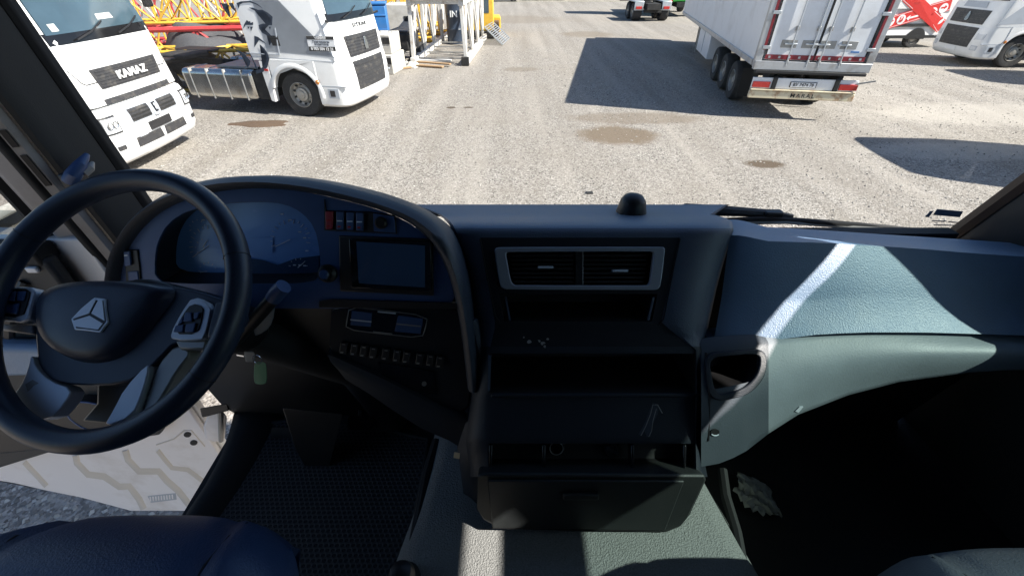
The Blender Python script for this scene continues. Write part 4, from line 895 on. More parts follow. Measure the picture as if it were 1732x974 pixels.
# floor and engine tunnel
box('floor_pan', (.255, .15, zr(-1.36)), (2.50, 2.4, .05), 'floor', cab)
def tunnel():
    bm = bmesh.new(); G = []
    for y, l, r in ((-1.15, -.34, .64), (.2, -.31, .62), (.42, -.275, .59), (.60, -.24, .555), (.72, -.225, .53), (1.0, -.21, .51)):
        G.append([(l - .05, y, zr(-1.335)), (l - .035, y, zr(-1.235)), (l, y, zr(-1.18)), (l + .03, y, zr(-1.168)), (.0, y, zr(-1.165)), (.2, y, zr(-1.164)), (r - .05, y, zr(-1.168)), (r, y, zr(-1.183)), (r + .035, y, zr(-1.235)), (r + .05, y, zr(-1.335))])
    return gridmesh('engine_tunnel', G, 'carpet', cab, sharp=60)
tunnel()
# tunnel edge trims
for s, pts in ((-1, [(690, 974), (703, 900), (722, 800), (738, 745)]), (1, [(1262, 990), (1246, 900), (1228, 840), (1222, 795)])):
    tube('tunnel_edge', [PZ(x, y, zr(-1.20)) for x, y in pts], .014, 'rubber', cab, n=8)
sw_ = [PZ(x, y, zr(-1.24)) for x, y in ((1216, 885), (1236, 930), (1240, 1000))]
# door sill: broad dark moulding at the left edge of the floor
G = []
for (x0, y0), (x1, y1) in zip([(398, 690), (388, 730), (372, 775), (345, 825), (316, 868), (290, 915)], [(470, 690), (455, 730), (432, 775), (402, 825), (372, 868), (345, 915)]):
    a = PZ(x0, y0, FL + .03); b = PZ(x1, y1, FL + .01); mid = (a + b) / 2 + Vector((0, 0, .022))
    G.append([a + Vector((-.012, 0, -.09)), a + Vector((-.005, 0, -.01)), a + Vector((.004, 0, .008)), a.lerp(mid, .5) + Vector((0, 0, .008)), mid, b + Vector((0, 0, .008)), b + Vector((.03, 0, -.02))])
gridmesh('door_sill', G, 'rubber', cab, flip=False, sharp=60)

# windscreen, slightly bowed
bm = bmesh.new(); V = []
for i in range(9):
    z = -.70 + 1.36 * i / 8; row = []
    for j in range(17):
        x = -1.10 + 2.57 * j / 16; u = (x - .205) / 1.265
        row.append(bm.verts.new((x, 1.185 + .07 * (1 - u * u) + lean(z) * 1.0 + .02, zr(z))))
    V.append(row)
for i in range(8):
    for j in range(16): bm.faces.new((V[i][j], V[i][j + 1], V[i + 1][j + 1], V[i + 1][j]))
wsg = obj('windscreen', bm, 'windscreen', cab, recalc=False)
def wss(px, py, o):
    """a point on the windscreen, o metres out of it"""
    lo, hi = .9, 1.5
    for _ in range(30):
        y = (lo + hi) / 2; p = PY(px, py, y); u = (p.x - .205) / 1.265
        if y < 1.205 + .07 * (1 - u * u) + lean(p.z - CAMZ): lo = y
        else: hi = y
    return PY(px, py, y) + Vector((0, o, 0))
sk = slab('windscreen_sticker', [(1584, 353), (1628, 357), (1622, 367), (1577, 363)], wss, -.003, -.002, 'stickergrey', wsg)
for i, (x0, x1, y) in enumerate(((1575, 1600, 372), (1603, 1618, 374), (1578, 1612, 379), (1580, 1606, 385))):
    slab('sticker_print', [(x0, y), (x1, y + .8), (x1, y + 2.4), (x0, y + 1.6)], wss, -.003, -.002, 'stickergrey', wsg)
slab('sticker_print', [(1563, 366), (1572, 357), (1578, 356), (1570, 367)], wss, -.003, -.002, 'lionshade', wsg)
tag(box('rubber_scrap', PZ(997, 326, .01) , (.12, .09, .012), 'dark', bevel=.003), 'small dark scrap of rubber lying on gravel before the windscreen', 'scrap')

# ================================================================== dashboard
dsh = thing('dashboard', 'dark grey plastic dashboard spanning the cab under the windscreen', 'dashboard', (.15, .95, zr(-1.2)), world=True)
NC = Vector((0, -.86, .51))
# --- centre block
CY = [(345, 1.24), (364, 1.13), (372, 1.05), (379, 1.005), (386, .985), (393, .972), (400, .965), (408, .957), (548, .822), (560, .814), (575, .800), (592, .783), (665, .720), (690, .697), (745, .640), (770, .622), (806, .580), (830, .59)]
def CS(px, py, o=0.0): return PY(px, py, lerp(CY, py)) + NC * o
LE = [(345, 700), (365, 752), (380, 766), (400, 776), (450, 795), (520, 808), (590, 812), (660, 800), (745, 790), (830, 800)]
RE = [(345, 1235), (360, 1196), (372, 1236), (390, 1240), (430, 1226), (480, 1212), (570, 1192), (600, 1192), (665, 1200), (745, 1182), (830, 1200)]
rows = [346, 363, 369, 375, 381, 386, 391, 396, 402, 410, 424, 455, 486, 497, 544, 556, 566, 576, 586, 592, 598, 664, 670, 680, 700, 722, 738, 746, 750, 806]
ci = [815, 828, 846, 868, 930, 978, 983, 1040, 1098, 1116, 1130]
def crow(py):
    l = lerp(LE, py); r = lerp(RE, py)
    inner_l = lerp([(345, 790), (400, 812), (550, 838), (592, 828), (700, 826), (806, 826)], py); inner_r = lerp([(345, 1120), (380, 1150), (400, 1150), (545, 1118), (592, 1176), (700, 1176), (806, 1176)], py)
    cs = [inner_l + (inner_r - inner_l) * t for t in (0, .055, .12, .25, .49, .51, .75, .88, .945, 1)]
    P = [PY(l - 6, py, lerp(CY, py) + .055), PY(l, py, lerp(CY, py) + .02), PY((l + inner_l) / 2, py, lerp(CY, py) + .006)]
    P += [PY(x, py, lerp(CY, py)) for x in cs]
    P += [PY(inner_r + (r - inner_r) * .12, py, lerp(CY, py) - .004), PY(inner_r + (r - inner_r) * .6, py, lerp(CY, py) - .002), PY(r - 5, py, lerp(CY, py) + .012), PY(r, py, lerp(CY, py) + .035), PY(r + 2, py, lerp(CY, py) + .16)]
    return P
G = [crow(y) for y in rows]
def cskip(i, j):
    y0, y1 = rows[i], rows[i + 1]
    if 424 <= y0 and y1 <= 486 and 4 <= j <= 10: return True      # air outlet
    if 497 <= y0 and y1 <= 544 and 4 <= j <= 10: return True      # upper tray
    if 598 <= y0 and y1 <= 664 and 3 <= j <= 11: return True      # open shelf
    if 750 <= y0 and 3 <= j <= 11: return True                    # socket niche
    return False
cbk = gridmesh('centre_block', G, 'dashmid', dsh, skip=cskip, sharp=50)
for m_ in ('darkdash', 'lowdash', 'dashtop_lit'): cbk.data.materials.append(M[m_])
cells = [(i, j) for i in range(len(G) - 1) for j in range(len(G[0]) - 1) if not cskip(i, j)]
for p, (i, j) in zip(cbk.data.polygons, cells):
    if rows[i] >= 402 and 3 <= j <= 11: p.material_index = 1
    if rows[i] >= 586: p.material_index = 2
    if rows[i] < 386: p.material_index = 3  # top rows paler than the flanks: windscreen light put into the colour
def niche(name, i0, i1, j0, j1, depth, m, parent=dsh, drop=-.25):
    """walls and back of an opening left in the centre block"""
    d = Vector((0, 1, drop)).normalized() * depth
    loop = [G[i0][j] for j in range(j0, j1 + 1)] + [G[i][j1] for i in range(i0 + 1, i1 + 1)] + [G[i1][j] for j in range(j1 - 1, j0 - 1, -1)] + [G[i][j0] for i in range(i1 - 1, i0, -1)]
    bm = bmesh.new(); A = [bm.verts.new(p) for p in loop]; B = [bm.verts.new(p + d) for p in loop]; n = len(loop)
    for k in range(n): bm.faces.new((A[k], B[k], B[(k + 1) % n], A[(k + 1) % n]))
    bm.faces.new(B[::-1]); return obj(name, bm, m, parent, recalc=False)
ri = {y: i for i, y in enumerate(rows)}
niche('vent_duct', ri[424], ri[486], 4, 11, .10, 'black')
niche('upper_tray', ri[497], ri[544], 4, 11, .12, 'black')
shelf = niche('open_shelf', ri[598], ri[664], 3, 12, .17, 'black')
niche('socket_niche', ri[750], ri[806], 3, 12, .06, 'black')
# raised fascia round the outlet and tray
fo = [(812, 402), (1152, 402), (1146, 440), (1124, 535), (1112, 552), (850, 552), (838, 535), (818, 440)]
fi = [(846, 424), (1116, 423), (1112, 450), (1098, 520), (1090, 545), (870, 545), (862, 520), (852, 450)]
# outlet frame in satin silver
vo_ = smooth([(837, 419), (850, 418), (1112, 417.5), (1123, 418), (1122, 430), (1116, 482), (1110, 489), (1100, 490), (860, 489), (850, 487), (845, 481), (837, 430)], 1)
vi_ = smooth([(856, 427), (864, 426), (1096, 425), (1104, 426), (1103, 436), (1098, 476), (1094, 482), (1086, 482.5), (876, 482), (869, 481), (864, 475), (857, 436)], 1)
vf = ringslab('vent_frame', vo_, vi_, CS, -.004, .011, 'ventsilver', dsh, bevel=.003)
for s0, s1 in ((862, 972), (989, 1098)):
    for k in range(7):
        y = 431 + k * 7.4; sh = (y - 424) * .14
        a0 = s0 + (sh if s0 < 900 else 0); a1 = s1 - (sh if s1 > 1000 else 0)
        slab('vent_slat', [(a0, y), (a1, y), (a1, y + 3.4), (a0, y + 3.4)], CS, -.035, -.008, 'black', dsh)
    mid = (s0 + s1) / 2 + 6
    slab('vent_tab', [(mid - 13, 450 if s0 < 900 else 456), (mid + 13, 450 if s0 < 900 else 456), (mid + 13, 454 if s0 < 900 else 460), (mid - 13, 454 if s0 < 900 else 460)], CS, -.02, .002, 'silver', dsh, bevel=.001)
slab('vent_divider', [(974, 425), (987, 425), (987, 482), (974, 482)], CS, -.03, -.002, 'black', dsh)
slab('divider_edge', [(985, 425), (987, 425), (987, 481), (985, 481)], CS, -.002, .0, 'steel', dsh)
# fascia outline groove
for pts in ([(812, 404), (824, 470), (838, 535), (846, 546)], [(1150, 404), (1140, 450), (1122, 540), (1114, 549)]):
    tube('fascia_seam', [CS(x, y, .001) for x, y in pts], .0018, 'black', dsh, n=6)
slab('tray_rib', [(854, 502), (857, 502), (864, 541), (861, 541)], CS, -.004, .003, 'dashmid', dsh)
slab('tray_rib', [(1104, 502), (1107, 502), (1098, 541), (1095, 541)], CS, -.004, .003, 'dashmid', dsh)
# worn sticker scraps and pale scuff
for k, (x, y, r_) in enumerate(((895, 578, 5), (886, 570, 2.5), (918, 580, 5), (921, 586, 4), (927, 573, 3.5), (912, 576, 3))):
    rr2 = random.Random(k); slab('paint_fleck', [(x + r_ * rr2.uniform(.3, 1) * math.cos(a), y + r_ * rr2.uniform(.3, 1) * math.sin(a)) for a in [i * .9 for i in range(7)]], CS, .0005, .0015, 'pillarp', dsh)
slab('glue_smear', [(1104, 681), (1114, 684), (1112, 700), (1102, 720), (1100, 738), (1094, 738), (1098, 716), (1090, 728), (1085, 736), (1080, 734), (1092, 712), (1098, 694)], CS, .0005, .0012, 'hood', dsh)
tube('glue_trace', [CS(x, y, .0012) for x, y in ((1120, 698), (1112, 684), (1104, 684), (1100, 700), (1092, 720), (1084, 736))], .0012, 'steel', dsh, n=5)
tube('glue_trace', [CS(x, y, .0012) for x, y in ((1110, 690), (1104, 712), (1102, 728), (1097, 738))], .0010, 'steel', dsh, n=5)
# shelf furniture: lip, cup rings
slab('shelf_lip', [(832, 664), (1182, 664), (1184, 671), (830, 671)], CS, -.006, .006, 'lowdash', dsh, bevel=.003)
for x in (880, 1125):
    c = PY(x, 655, .86); tube('cup_ring', [c + Vector((.045 * math.cos(a), .045 * math.sin(a), .0)) for a in [i * math.pi / 10 for i in range(20)]], .003, 'fascia', shelf, n=6, closed=True)
slab('shelf_edge', [(826, 600), (831, 600), (829, 660), (825, 660)], CS, -.003, .004, 'dashmid', dsh)
slab('shelf_edge', [(1180, 600), (1188, 598), (1196, 664), (1188, 664)], CS, -.003, .004, 'dashmid', dsh)
# sockets low down
for x in (830, 920, 1070, 1158):
    slab('niche_rib', [(x - 3, 752), (x + 3, 752), (x + 2, 800), (x - 2, 800)], CS, -.03, .002, 'gloss', dsh, bevel=.002)
lathe('power_socket', [(.016, .0), (.020, .004), (.022, .012), (.019, .014), (.015, .004), (.0, .002)], 'gloss', dsh, n=24, mtx=frame3(CS(942, 762, -.03), (1, 0, 0), (0, .5, .86)))
ps = tube('socket_ring', [CS(942, 762, -.012) + Vector((.0165 * math.cos(a), .0165 * math.sin(a) * .5, .0165 * math.sin(a) * .86)) for a in [i * math.pi / 12 for i in range(24)]], .0014, 'steel', dsh, n=6, closed=True)
lathe('socket_cap', [(0, .01), (.014, .01), (.017, .005), (.017, 0)], 'black', dsh, n=20, mtx=frame3(CS(1038, 768, -.03), (1, 0, 0), (0, .5, .86)))
text('socket_lettering', 'POWER', .011, 'lion', dsh, frame3(CS(1038, 768, -.018), (1, -.3, -.4), (.4, .5, .86)), .0004)

# --- passenger side pad
TOP = [(1225, 372), (1300, 385), (1400, 390), (1500, 397), (1600, 403), (1732, 412), (1900, 425)]
LIP = [(1225, 398), (1300, 408), (1400, 411), (1500, 417), (1560, 421), (1640, 428), (1732, 434), (1900, 450)]
CRE = [(1225, 506), (1370, 509), (1420, 501), (1500, 498), (1580, 503), (1732, 514), (1900, 530)]
SEA = [(1190, 582), (1225, 578), (1300, 576), (1380, 566), (1450, 562), (1560, 562), (1732, 567), (1900, 578)]
cols = [1192, 1216, 1240, 1265, 1300, 1340, 1380, 1420, 1470, 1520, 1570, 1620, 1670, 1732, 1800, 1880]
def shiftx(x, t): return x + lerp([(1192, 42), (1240, 22), (1300, 0), (1900, 0)], x) * (1 - t)
PG = []
def prow(t):
    """t: 0 windscreen edge .. lip .. crease .. seam 1"""
    r_ = []
    for x in cols:
        a, b, c, d = lerp(TOP, x), lerp(LIP, x), lerp(CRE, x), lerp(SEA, x); xx = shiftx(x, max(0, min(1, (t - 1) / 3)))
        dy = lerp([(1192, .05), (1250, .02), (1320, 0), (1900, -.01)], x)
        if t <= 1: py = a + (b - a) * t; Y = 1.13 - .165 * t + .012 * math.sin(t * math.pi)
        elif t <= 2: py = b + (c - b) * (t - 1); Y = .965 - .085 * (t - 1) - .002 * math.sin((t - 1) * math.pi)
        else: py = c + (d - c) * (t - 2) ; Y = .880 - .07 * (t - 2) + .002 * math.sin((t - 2) * math.pi)
        r_.append(PY(xx, py, Y + dy * max(0, 1 - t / 4)))
    return r_
back = []
for p in prow(0): back.append(p + Vector((0, .10, -.05)))
PG = [back] + [prow(t) for t in (0, .25, .5, .72, .86, .95, 1.0, 1.05, 1.12, 1.25, 1.5, 1.75, 1.9, 1.97, 2.03, 2.1, 2.3, 2.6, 2.85, 2.95, 3.0)]
last = PG[-1]
PG.append([p + Vector((0, .012, -.010)) for p in last]); PG.append([p + Vector((0, .07, -.012)) for p in last])
pp = gridmesh('passenger_pad', PG, 'dash', dsh, sharp=60)
def PS(px, py, o=0.0):
    b, c, d = lerp(LIP, px), lerp(CRE, px), lerp(SEA, px)
    t = (py - b) / (c - b); t2 = (py - c) / (d - c)
    Y = .965 - .085 * t - .002 * math.sin(t * math.pi) if py < c else .880 - .07 * t2 + .002 * math.sin(t2 * math.pi)
    return PY(px, py, Y) + NC * (o - .0012)
for x, y, r_ in ((1581, 463, 5.6), (1570, 470, 2.8), (1590, 470, 3.2)): slab('screw_hole', ell(x, y, r_, r_, 16), PS, -.004, .002, 'black', dsh)
slab('scratch', [(1582, 558), (1585, 552), (1588, 552), (1585, 559)], PS, -.004, .002, 'black', dsh)
# --- lower passenger panel sweeping into the centre
LT_ = [(1180, 590), (1225, 584), (1300, 580), (1380, 570), (1450, 566), (1560, 566), (1732, 571), (1900, 582)]
LB_ = [(1180, 790), (1225, 782), (1263, 762), (1300, 733), (1350, 701), (1435, 668), (1520, 646), (1639, 630), (1732, 624), (1900, 624)]
lcols = [1186, 1196, 1216, 1240, 1262, 1280, 1300, 1325, 1350, 1390, 1435, 1480, 1520, 1580, 1640, 1700, 1800, 1880]
def LY(px, t): # t 0 top .. 1 bottom edge
    top = lerp([(1180, .785), (1240, .79), (1300, .80), (1400, .815), (1900, .815)], px); bot = lerp([(1180, .60), (1240, .625), (1300, .675), (1350, .705), (1435, .74), (1520, .755), (1900, .765)], px)
    return top + (bot - top) * t - .018 * math.sin(math.pi * min(1, t))
ts = [0, .06, .15, .25, .36, .44, .52, .64, .76, .86, .94, 1.0]
def LS(px, py, o=0.0):
    t = (py - lerp(LT_, px)) / (lerp(LB_, px) - lerp(LT_, px)); return PY(px, py, LY(px, t)) + Vector((-.1, -.85, .5)).normalized() * o
LG = [[PY(x, lerp(LT_, x) + (lerp(LB_, x) - lerp(LT_, x)) * t, LY(x, t)) for x in lcols] for t in ts]
LG.append([p + Vector((0, .03, -.028)) for p in LG[-1]]); LG.append([p + Vector((0, .22, -.02)) for p in LG[-2]])
LG.insert(0, [p + Vector((0, .03, .004)) for p in LG[0]])
def lskip(i, j):
    return 2 <= i <= 4 and 1 <= j <= 4
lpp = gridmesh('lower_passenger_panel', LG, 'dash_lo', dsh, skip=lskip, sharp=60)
lpp.data.materials.append(M['pocketshade'])
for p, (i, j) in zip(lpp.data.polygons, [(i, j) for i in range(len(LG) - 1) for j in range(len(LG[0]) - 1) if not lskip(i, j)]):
    if j <= 5: p.material_index = 1  # shade round the pocket put into the colour as a darker copy
# pocket behind its rounded frame
po = smooth([(1190, 596), (1240, 592), (1290, 588), (1297, 612), (1290, 640), (1268, 664), (1236, 674), (1200, 676), (1194, 640)], 2)
pi_ = smooth([(1198, 604), (1240, 600), (1282, 597), (1284, 614), (1277, 636), (1258, 655), (1234, 663), (1210, 666), (1203, 640)], 2)
ringslab('pocket_frame', po, pi_, LS, -.012, .008, 'lowdash', dsh, bevel=.003)
bm = bmesh.new(); A = [bm.verts.new(LS(x, y, -.002)) for x, y in pi_]; B = [bm.verts.new(LS(x, y, -.002) + Vector((-.0, .11, -.03))) for x, y in pi_]; n_ = len(pi_)
for k in range(n_): bm.faces.new((A[k], A[(k + 1) % n_], B[(k + 1) % n_], B[k]))
bm.faces.new(B); obj('door_pocket', bm, 'black', dsh, recalc=False)
slab('clip_hole', ell(1209, 730, 7.5, 5.5, 16), LS, -.003, .0025, 'black', dsh)
tube('clip_edge', [LS(1209 + 7.5 * math.cos(a), 730 + 5.5 * math.sin(a), .003) for a in (2.6, 2.2, 1.7, 1.2, .7)], .0014, 'silver', dsh, n=6)
slab('clip_hole', [(1344, 695), (1352, 687), (1358, 687), (1350, 697)], LS, -.002, .0025, 'silver', dsh)
tube('panel_seam', [LS(x, y, .001) for x, y in ((1194, 596), (1198, 640), (1200, 676), (1198, 745))], .0025, 'black', dsh, n=6)
# floor heater duct below, deep in shade
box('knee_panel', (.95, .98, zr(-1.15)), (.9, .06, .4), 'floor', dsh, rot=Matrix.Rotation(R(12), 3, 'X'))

# --- driver side: hood, fascia, cluster
def FYf(px, py): return .935 - .00047 * (py - 320) - max(0, px - 560) * .00010
ND = Vector((.05, -.88, .47)).normalized()
def FS(px, py, o=0.0): return PY(px, py, FYf(px, py)) + ND * o
HO = [(184, 500), (187, 462), (193, 432), (207, 400), (231, 368), (265, 342), (310, 321), (360, 309), (420, 304), (480, 307), (540, 315), (600, 328), (650, 342), (700, 361), (733, 382), (757, 408), (775, 448), (788, 500), (797, 555), (803, 610), (806, 660)]
HI = [(200, 500), (203, 466), (209, 438), (223, 408), (246, 379), (280, 352), (324, 334), (370, 323), (428, 318), (482, 320), (540, 329), (600, 343), (648, 357), (688, 374), (716, 395), (738, 420), (757, 458), (770, 505), (779, 555), (786, 610), (790, 655)]
HO = smooth(HO, 1, False); HI = smooth(HI, 1, False)
rowsH = []
for (xo, yo), (xi, yi) in zip(HO, HI):
    pi2 = FS(xi, yi, -.004); lip = FS(xi * .75 + xo * .25, yi * .75 + yo * .25, .022); mid = FS(xi * .35 + xo * .65, yi * .35 + yo * .65, .026); out = FS(xo, yo, .014)
    tp = Vector((0, .06, 0)); outward = (out - pi2).normalized()
    rowsH.append([FS(xi, yi, -.03), pi2, lip, mid, out, out + Vector((0, .02, -.003)) + outward * .004, out + Vector((0, .09, -.03)) + outward * .004, out + Vector((0, .20, -.10))])
gridmesh('instrument_hood', rowsH, 'hood', dsh, sharp=70)
# fascia with the cluster opening
hole = smooth([(262, 474), (261, 440), (266, 408), (284, 377), (318, 355), (372, 345), (440, 341), (482, 345), (512, 360), (533, 386), (541, 425), (543, 474), (500, 480), (400, 480), (300, 480)], 1)
inn = [p for p in HI if p[1] < 640]
outl = [(x, y) for x, y in HI if y <= 512] + [(772, 520), (700, 520), (640, 522), (560, 522), (480, 522), (400, 520), (300, 516), (202, 512)]
def loopn(poly, n, c):
    """resample a closed outline by angle round c"""
    out = []
    for k in range(n):
        a = 2 * math.pi * k / n; d = (math.cos(a), math.sin(a)); best = 0
        for i in range(len(poly)):
            x1, y1 = poly[i][0] - c[0], poly[i][1] - c[1]; x2, y2 = poly[(i + 1) % len(poly)][0] - c[0], poly[(i + 1) % len(poly)][1] - c[1]
            den = d[0] * (y2 - y1) - d[1] * (x2 - x1)
            if abs(den) < 1e-9: continue
            t = (x1 * (y2 - y1) - y1 * (x2 - x1)) / den; s = (x1 * d[1] - y1 * d[0]) / den
            if t > 0 and -1e-6 <= s <= 1 + 1e-6: best = max(best, t)
        out.append((c[0] + d[0] * best, c[1] + d[1] * best))
    return out
cc = (405, 425); NL = 120
A_ = loopn(outl, NL, cc); B_ = loopn(hole, NL, cc)
bm = bmesh.new()
L0 = [bm.verts.new(FS(x, y, -.002)) for x, y in A_]
Lm = [bm.verts.new(FS((x + u) / 2, (y + v) / 2, 0)) for (x, y), (u, v) in zip(A_, B_)]
L1 = [bm.verts.new(FS(x, y, 0)) for x, y in B_]
L2 = [bm.verts.new(FS(x, y, -.006)) for x, y in B_]
deep = Vector((-.004, .078, -.020))
L3 = [bm.verts.new(FS(x, y, 0) + deep) for x, y in B_]
bmr = bmesh.new(); K2 = [bmr.verts.new(v.co) for v in L2]; K3 = [bmr.verts.new(v.co) for v in L3]
for i in range(NL): bmr.faces.new((K2[i], K2[(i + 1) % NL], K3[(i + 1) % NL], K3[i]))
obj('cluster_recess', bmr, 'black', dsh, recalc=False)
for v in L3: bm.verts.remove(v)
for P_, Q_ in ((L0, Lm), (Lm, L1), (L1, L2)):
    for i in range(NL): bm.faces.new((P_[i], P_[(i + 1) % NL], Q_[(i + 1) % NL], Q_[i]))
obj('instrument_fascia', bm, 'fascia', dsh, recalc=False, sharp=40)
def DS(px, py, o=0.0): # dial plate, deeper than the fascia; px, py as seen there
    p0 = FS(405, 425, 0) + deep * .97; n_ = Vector((0, -.93, .37)); return PP(px, py, p0, n_) + n_ * o
dc = slab('instrument_cluster', loopn([(x - 3, y) for x, y in hole], 60, cc), lambda x, y, o: FS(x, y, 0) + deep * (.97 - o), -.3, 0, 'dial', dsh)
slab('cluster_dark_reflection', [(400, 478), (540, 478), (541, 432), (500, 437), (470, 448), (445, 440), (420, 436), (400, 470)], DS, .001, .002, 'screen', dc)  # dark shape of the reflection drawn as a sheet on the dial
slab('cluster_screen', [(424, 402), (462, 402), (462, 427), (424, 427)], DS, .0012, .002, 'dial', dc)
def gauge(cx, cy, r_, a0, a1, n, needle=None):
    for i in range(n + 1):
        a = R(a0 + (a1 - a0) * i / n); l = .80 if i % 2 == 0 else .88
        tube('gauge_tick', [DS(cx + r_ * l * math.cos(a), cy - r_ * l * math.sin(a), .0025), DS(cx + r_ * math.cos(a), cy - r_ * math.sin(a), .0025)], .0009, 'dialmark', dc, n=4)
    if needle is not None:
        a = R(needle); tube('gauge_needle', [DS(cx, cy, .004), DS(cx + r_ * .8 * math.cos(a), cy - r_ * .8 * math.sin(a), .004)], .0011, 'dialmark', dc, n=4)
gauge(355, 415, 34, 215, 35, 12, 215); gauge(352, 458, 15, 180, 20, 5, 190); gauge(492, 405, 34, 200, -10, 14, 205); gauge(505, 452, 16, 170, 10, 5, 40); gauge(335, 385, 14, 200, 20, 5); gauge(345, 418, 14, 220, 60, 4, 60)
for k, (x, y) in enumerate(((345, 372), (360, 366), (478, 362), (492, 372), (508, 392), (516, 402), (520, 424), (499, 448), (508, 448), (516, 449))):
    slab('tell_tale', [(x - 2.5, y - 1), (x + 2.5, y - 1), (x + 2.5, y + 1), (x - 2.5, y + 1)], DS, .0022, .003, 'dialmark', dc)
# left hand rocker switches
slab('switch_bezel', [(212, 422), (234, 422), (238, 452), (240, 478), (215, 478)], FS, -.004, .004, 'black', dsh, bevel=.002)
slab('rocker_switch', [(214, 425), (225, 424), (227, 448), (216, 450)], FS, .004, .010, 'fascia', dsh, bevel=.002)
slab('switch_mark', [(216, 431), (222, 430.5), (222, 432), (216, 432.5)], FS, .010, .011, 'silver', dsh)
slab('switch_blank', [(219, 459), (236, 458), (238, 476), (221, 477)], FS, .003, .006, 'fascia', dsh, bevel=.0015)
# switch row on the right: red hazard switch and three rockers, round knob
slab('switch_bezel', [(549, 336), (553, 356), (625, 358), (668, 364), (672, 396), (549, 390)], FS, -.004, .003, 'black', dsh, bevel=.002)
for i, (x0, x1, mm) in enumerate(((553, 566, 'red'), (571, 584, 'fascia'), (588, 601, 'fascia'), (604, 617, 'fascia'))):
    y = 357 + i * .8; o_ = slab('hazard_switch' if i == 0 else 'rocker_switch', [(x0, y), (x1, y + .6), (x1 - .5, y + 31), (x0 + .5, y + 30.4)], FS, .002, .012, mm, dsh, bevel=.0025)
    slab('switch_mark', [(x0 + 2, y + 15), (x1 - 2, y + 15), (x1 - 2, y + 17), (x0 + 2, y + 17)], FS, .012, .0125, 'redlamp' if i == 0 else 'dialmark', o_)
    slab('switch_icon', [(x0 + 3, y + 24), (x1 - 5, y + 24), (x1 - 5, y + 27), (x0 + 3, y + 27)], FS, .0105, .0125, 'redlamp', o_)
slab('switch_plate', [(632, 361), (668, 366), (670, 394), (633, 391)], FS, .002, .005, 'fascia', dsh, bevel=.001)
lathe('key_switch', [(.014, 0), (.014, .008), (.010, .012), (0, .012)], 'black', dsh, n=20, mtx=frame3(FS(646, 377, .004), (1, 0, 0), (0, .47, .88)))
lathe('dimmer_knob', [(.022, 0), (.022, .010), (.015, .016), (.014, .030), (.011, .033), (0, .033)], 'black', dsh, n=24, mtx=frame3(FS(556, 462, 0), (1, 0, 0), (0, .47, .88)))
lathe('knob_cap', [(0, .003), (.0085, .003), (.0115, 0)], 'fascia', dsh, n=20, mtx=frame3(FS(556, 462, .033), (1, 0, 0), (0, .47, .88)))
# display with bezel
sb = slab('display_surround', [(574, 398), (732, 404), (734, 500), (576, 492)], FS, -.003, .006, 'black', dsh, bevel=.003)
slab('display_bezel', [(592, 403), (730, 408), (731, 492), (596, 486)], FS, .006, .010, 'gloss', sb, bevel=.002)
slab('display_screen', [(605, 408), (720, 415), (720, 485), (609, 478)], FS, .010, .0112, 'screen', sb)
slab('fascia_lower_edge', [(540, 508), (560, 505), (780, 512), (782, 522), (540, 520)], FS, -.01, .004, 'black', dsh, bevel=.002)

# --- lower stack: climate panel and switch row over a sloping lip
def LYs(px, py): return .845 - .00062 * (py - 515) - max(0, px - 560) * .00003
NS = Vector((0, -.86, .51))
def SS(px, py, o=0.0): return PY(px, py, LYs(px, py)) + NS * o
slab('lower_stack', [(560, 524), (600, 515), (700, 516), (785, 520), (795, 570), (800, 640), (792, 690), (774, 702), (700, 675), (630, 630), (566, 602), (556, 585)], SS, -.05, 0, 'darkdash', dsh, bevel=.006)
lipG = []
for (x0, y0), (x1, y1), (x2, y2) in (((556, 592), (560, 604), (585, 642)), ((600, 612), (606, 624), (622, 664)), ((650, 634), (656, 646), (665, 694)), ((700, 660), (706, 673), (712, 724)), ((750, 686), (756, 699), (760, 745)), ((788, 700), (794, 712), (800, 770))):
    a = SS(x0, y0, .0); b = SS(x1, y1, .012); c = PY(x2, y2, LYs(x2, y2) - .004)
    lipG.append([a + Vector((0, .01, 0)), a, a.lerp(b, .5) + Vector((0, -.004, .004)), b, b.lerp(c, .12) + Vector((0, -.003, -.002)), b.lerp(c, .5), c, c + Vector((0, .06, -.01))])
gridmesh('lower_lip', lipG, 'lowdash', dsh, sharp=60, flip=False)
cf_o = smooth([(592, 519), (640, 523), (724, 534), (720, 555), (714, 571), (640, 563), (586, 556), (588, 540)], 1); cf_i = smooth([(594, 521), (640, 525), (721.5, 536), (717.5, 554), (712.5, 569), (640, 561), (588.5, 554), (590.5, 540)], 1)
cp_ = slab('climate_panel', [(592, 519), (724, 534), (714, 571), (586, 556)], SS, -.002, .003, 'gloss', dsh)
tube('climate_frame', [SS(x, y, .004) for x, y in cf_o], .0013, 'steel', cp_, n=5, closed=True)
for x0, y0, x1, y1, mm in ((594, 539, 629, 542.5, 'silver'), (640, 525.5, 670, 528.5, 'silver'), (632, 559.5, 664, 563, 'steel'), (672, 546, 712, 550, 'steel')):
    slab('trim_strip', [(x0, y0), (x1, y1), (x1, y1 + 2.2), (x0, y0 + 2.2)], SS, .003, .0055, mm, cp_)
slab('climate_key', [(596, 525), (630, 529), (628, 552), (594, 549)], SS, .001, .0045, 'fascia', cp_, bevel=.001)
slab('climate_key', [(674, 533), (716, 538), (712, 564), (668, 560)], SS, .001, .0045, 'fascia', cp_, bevel=.001)
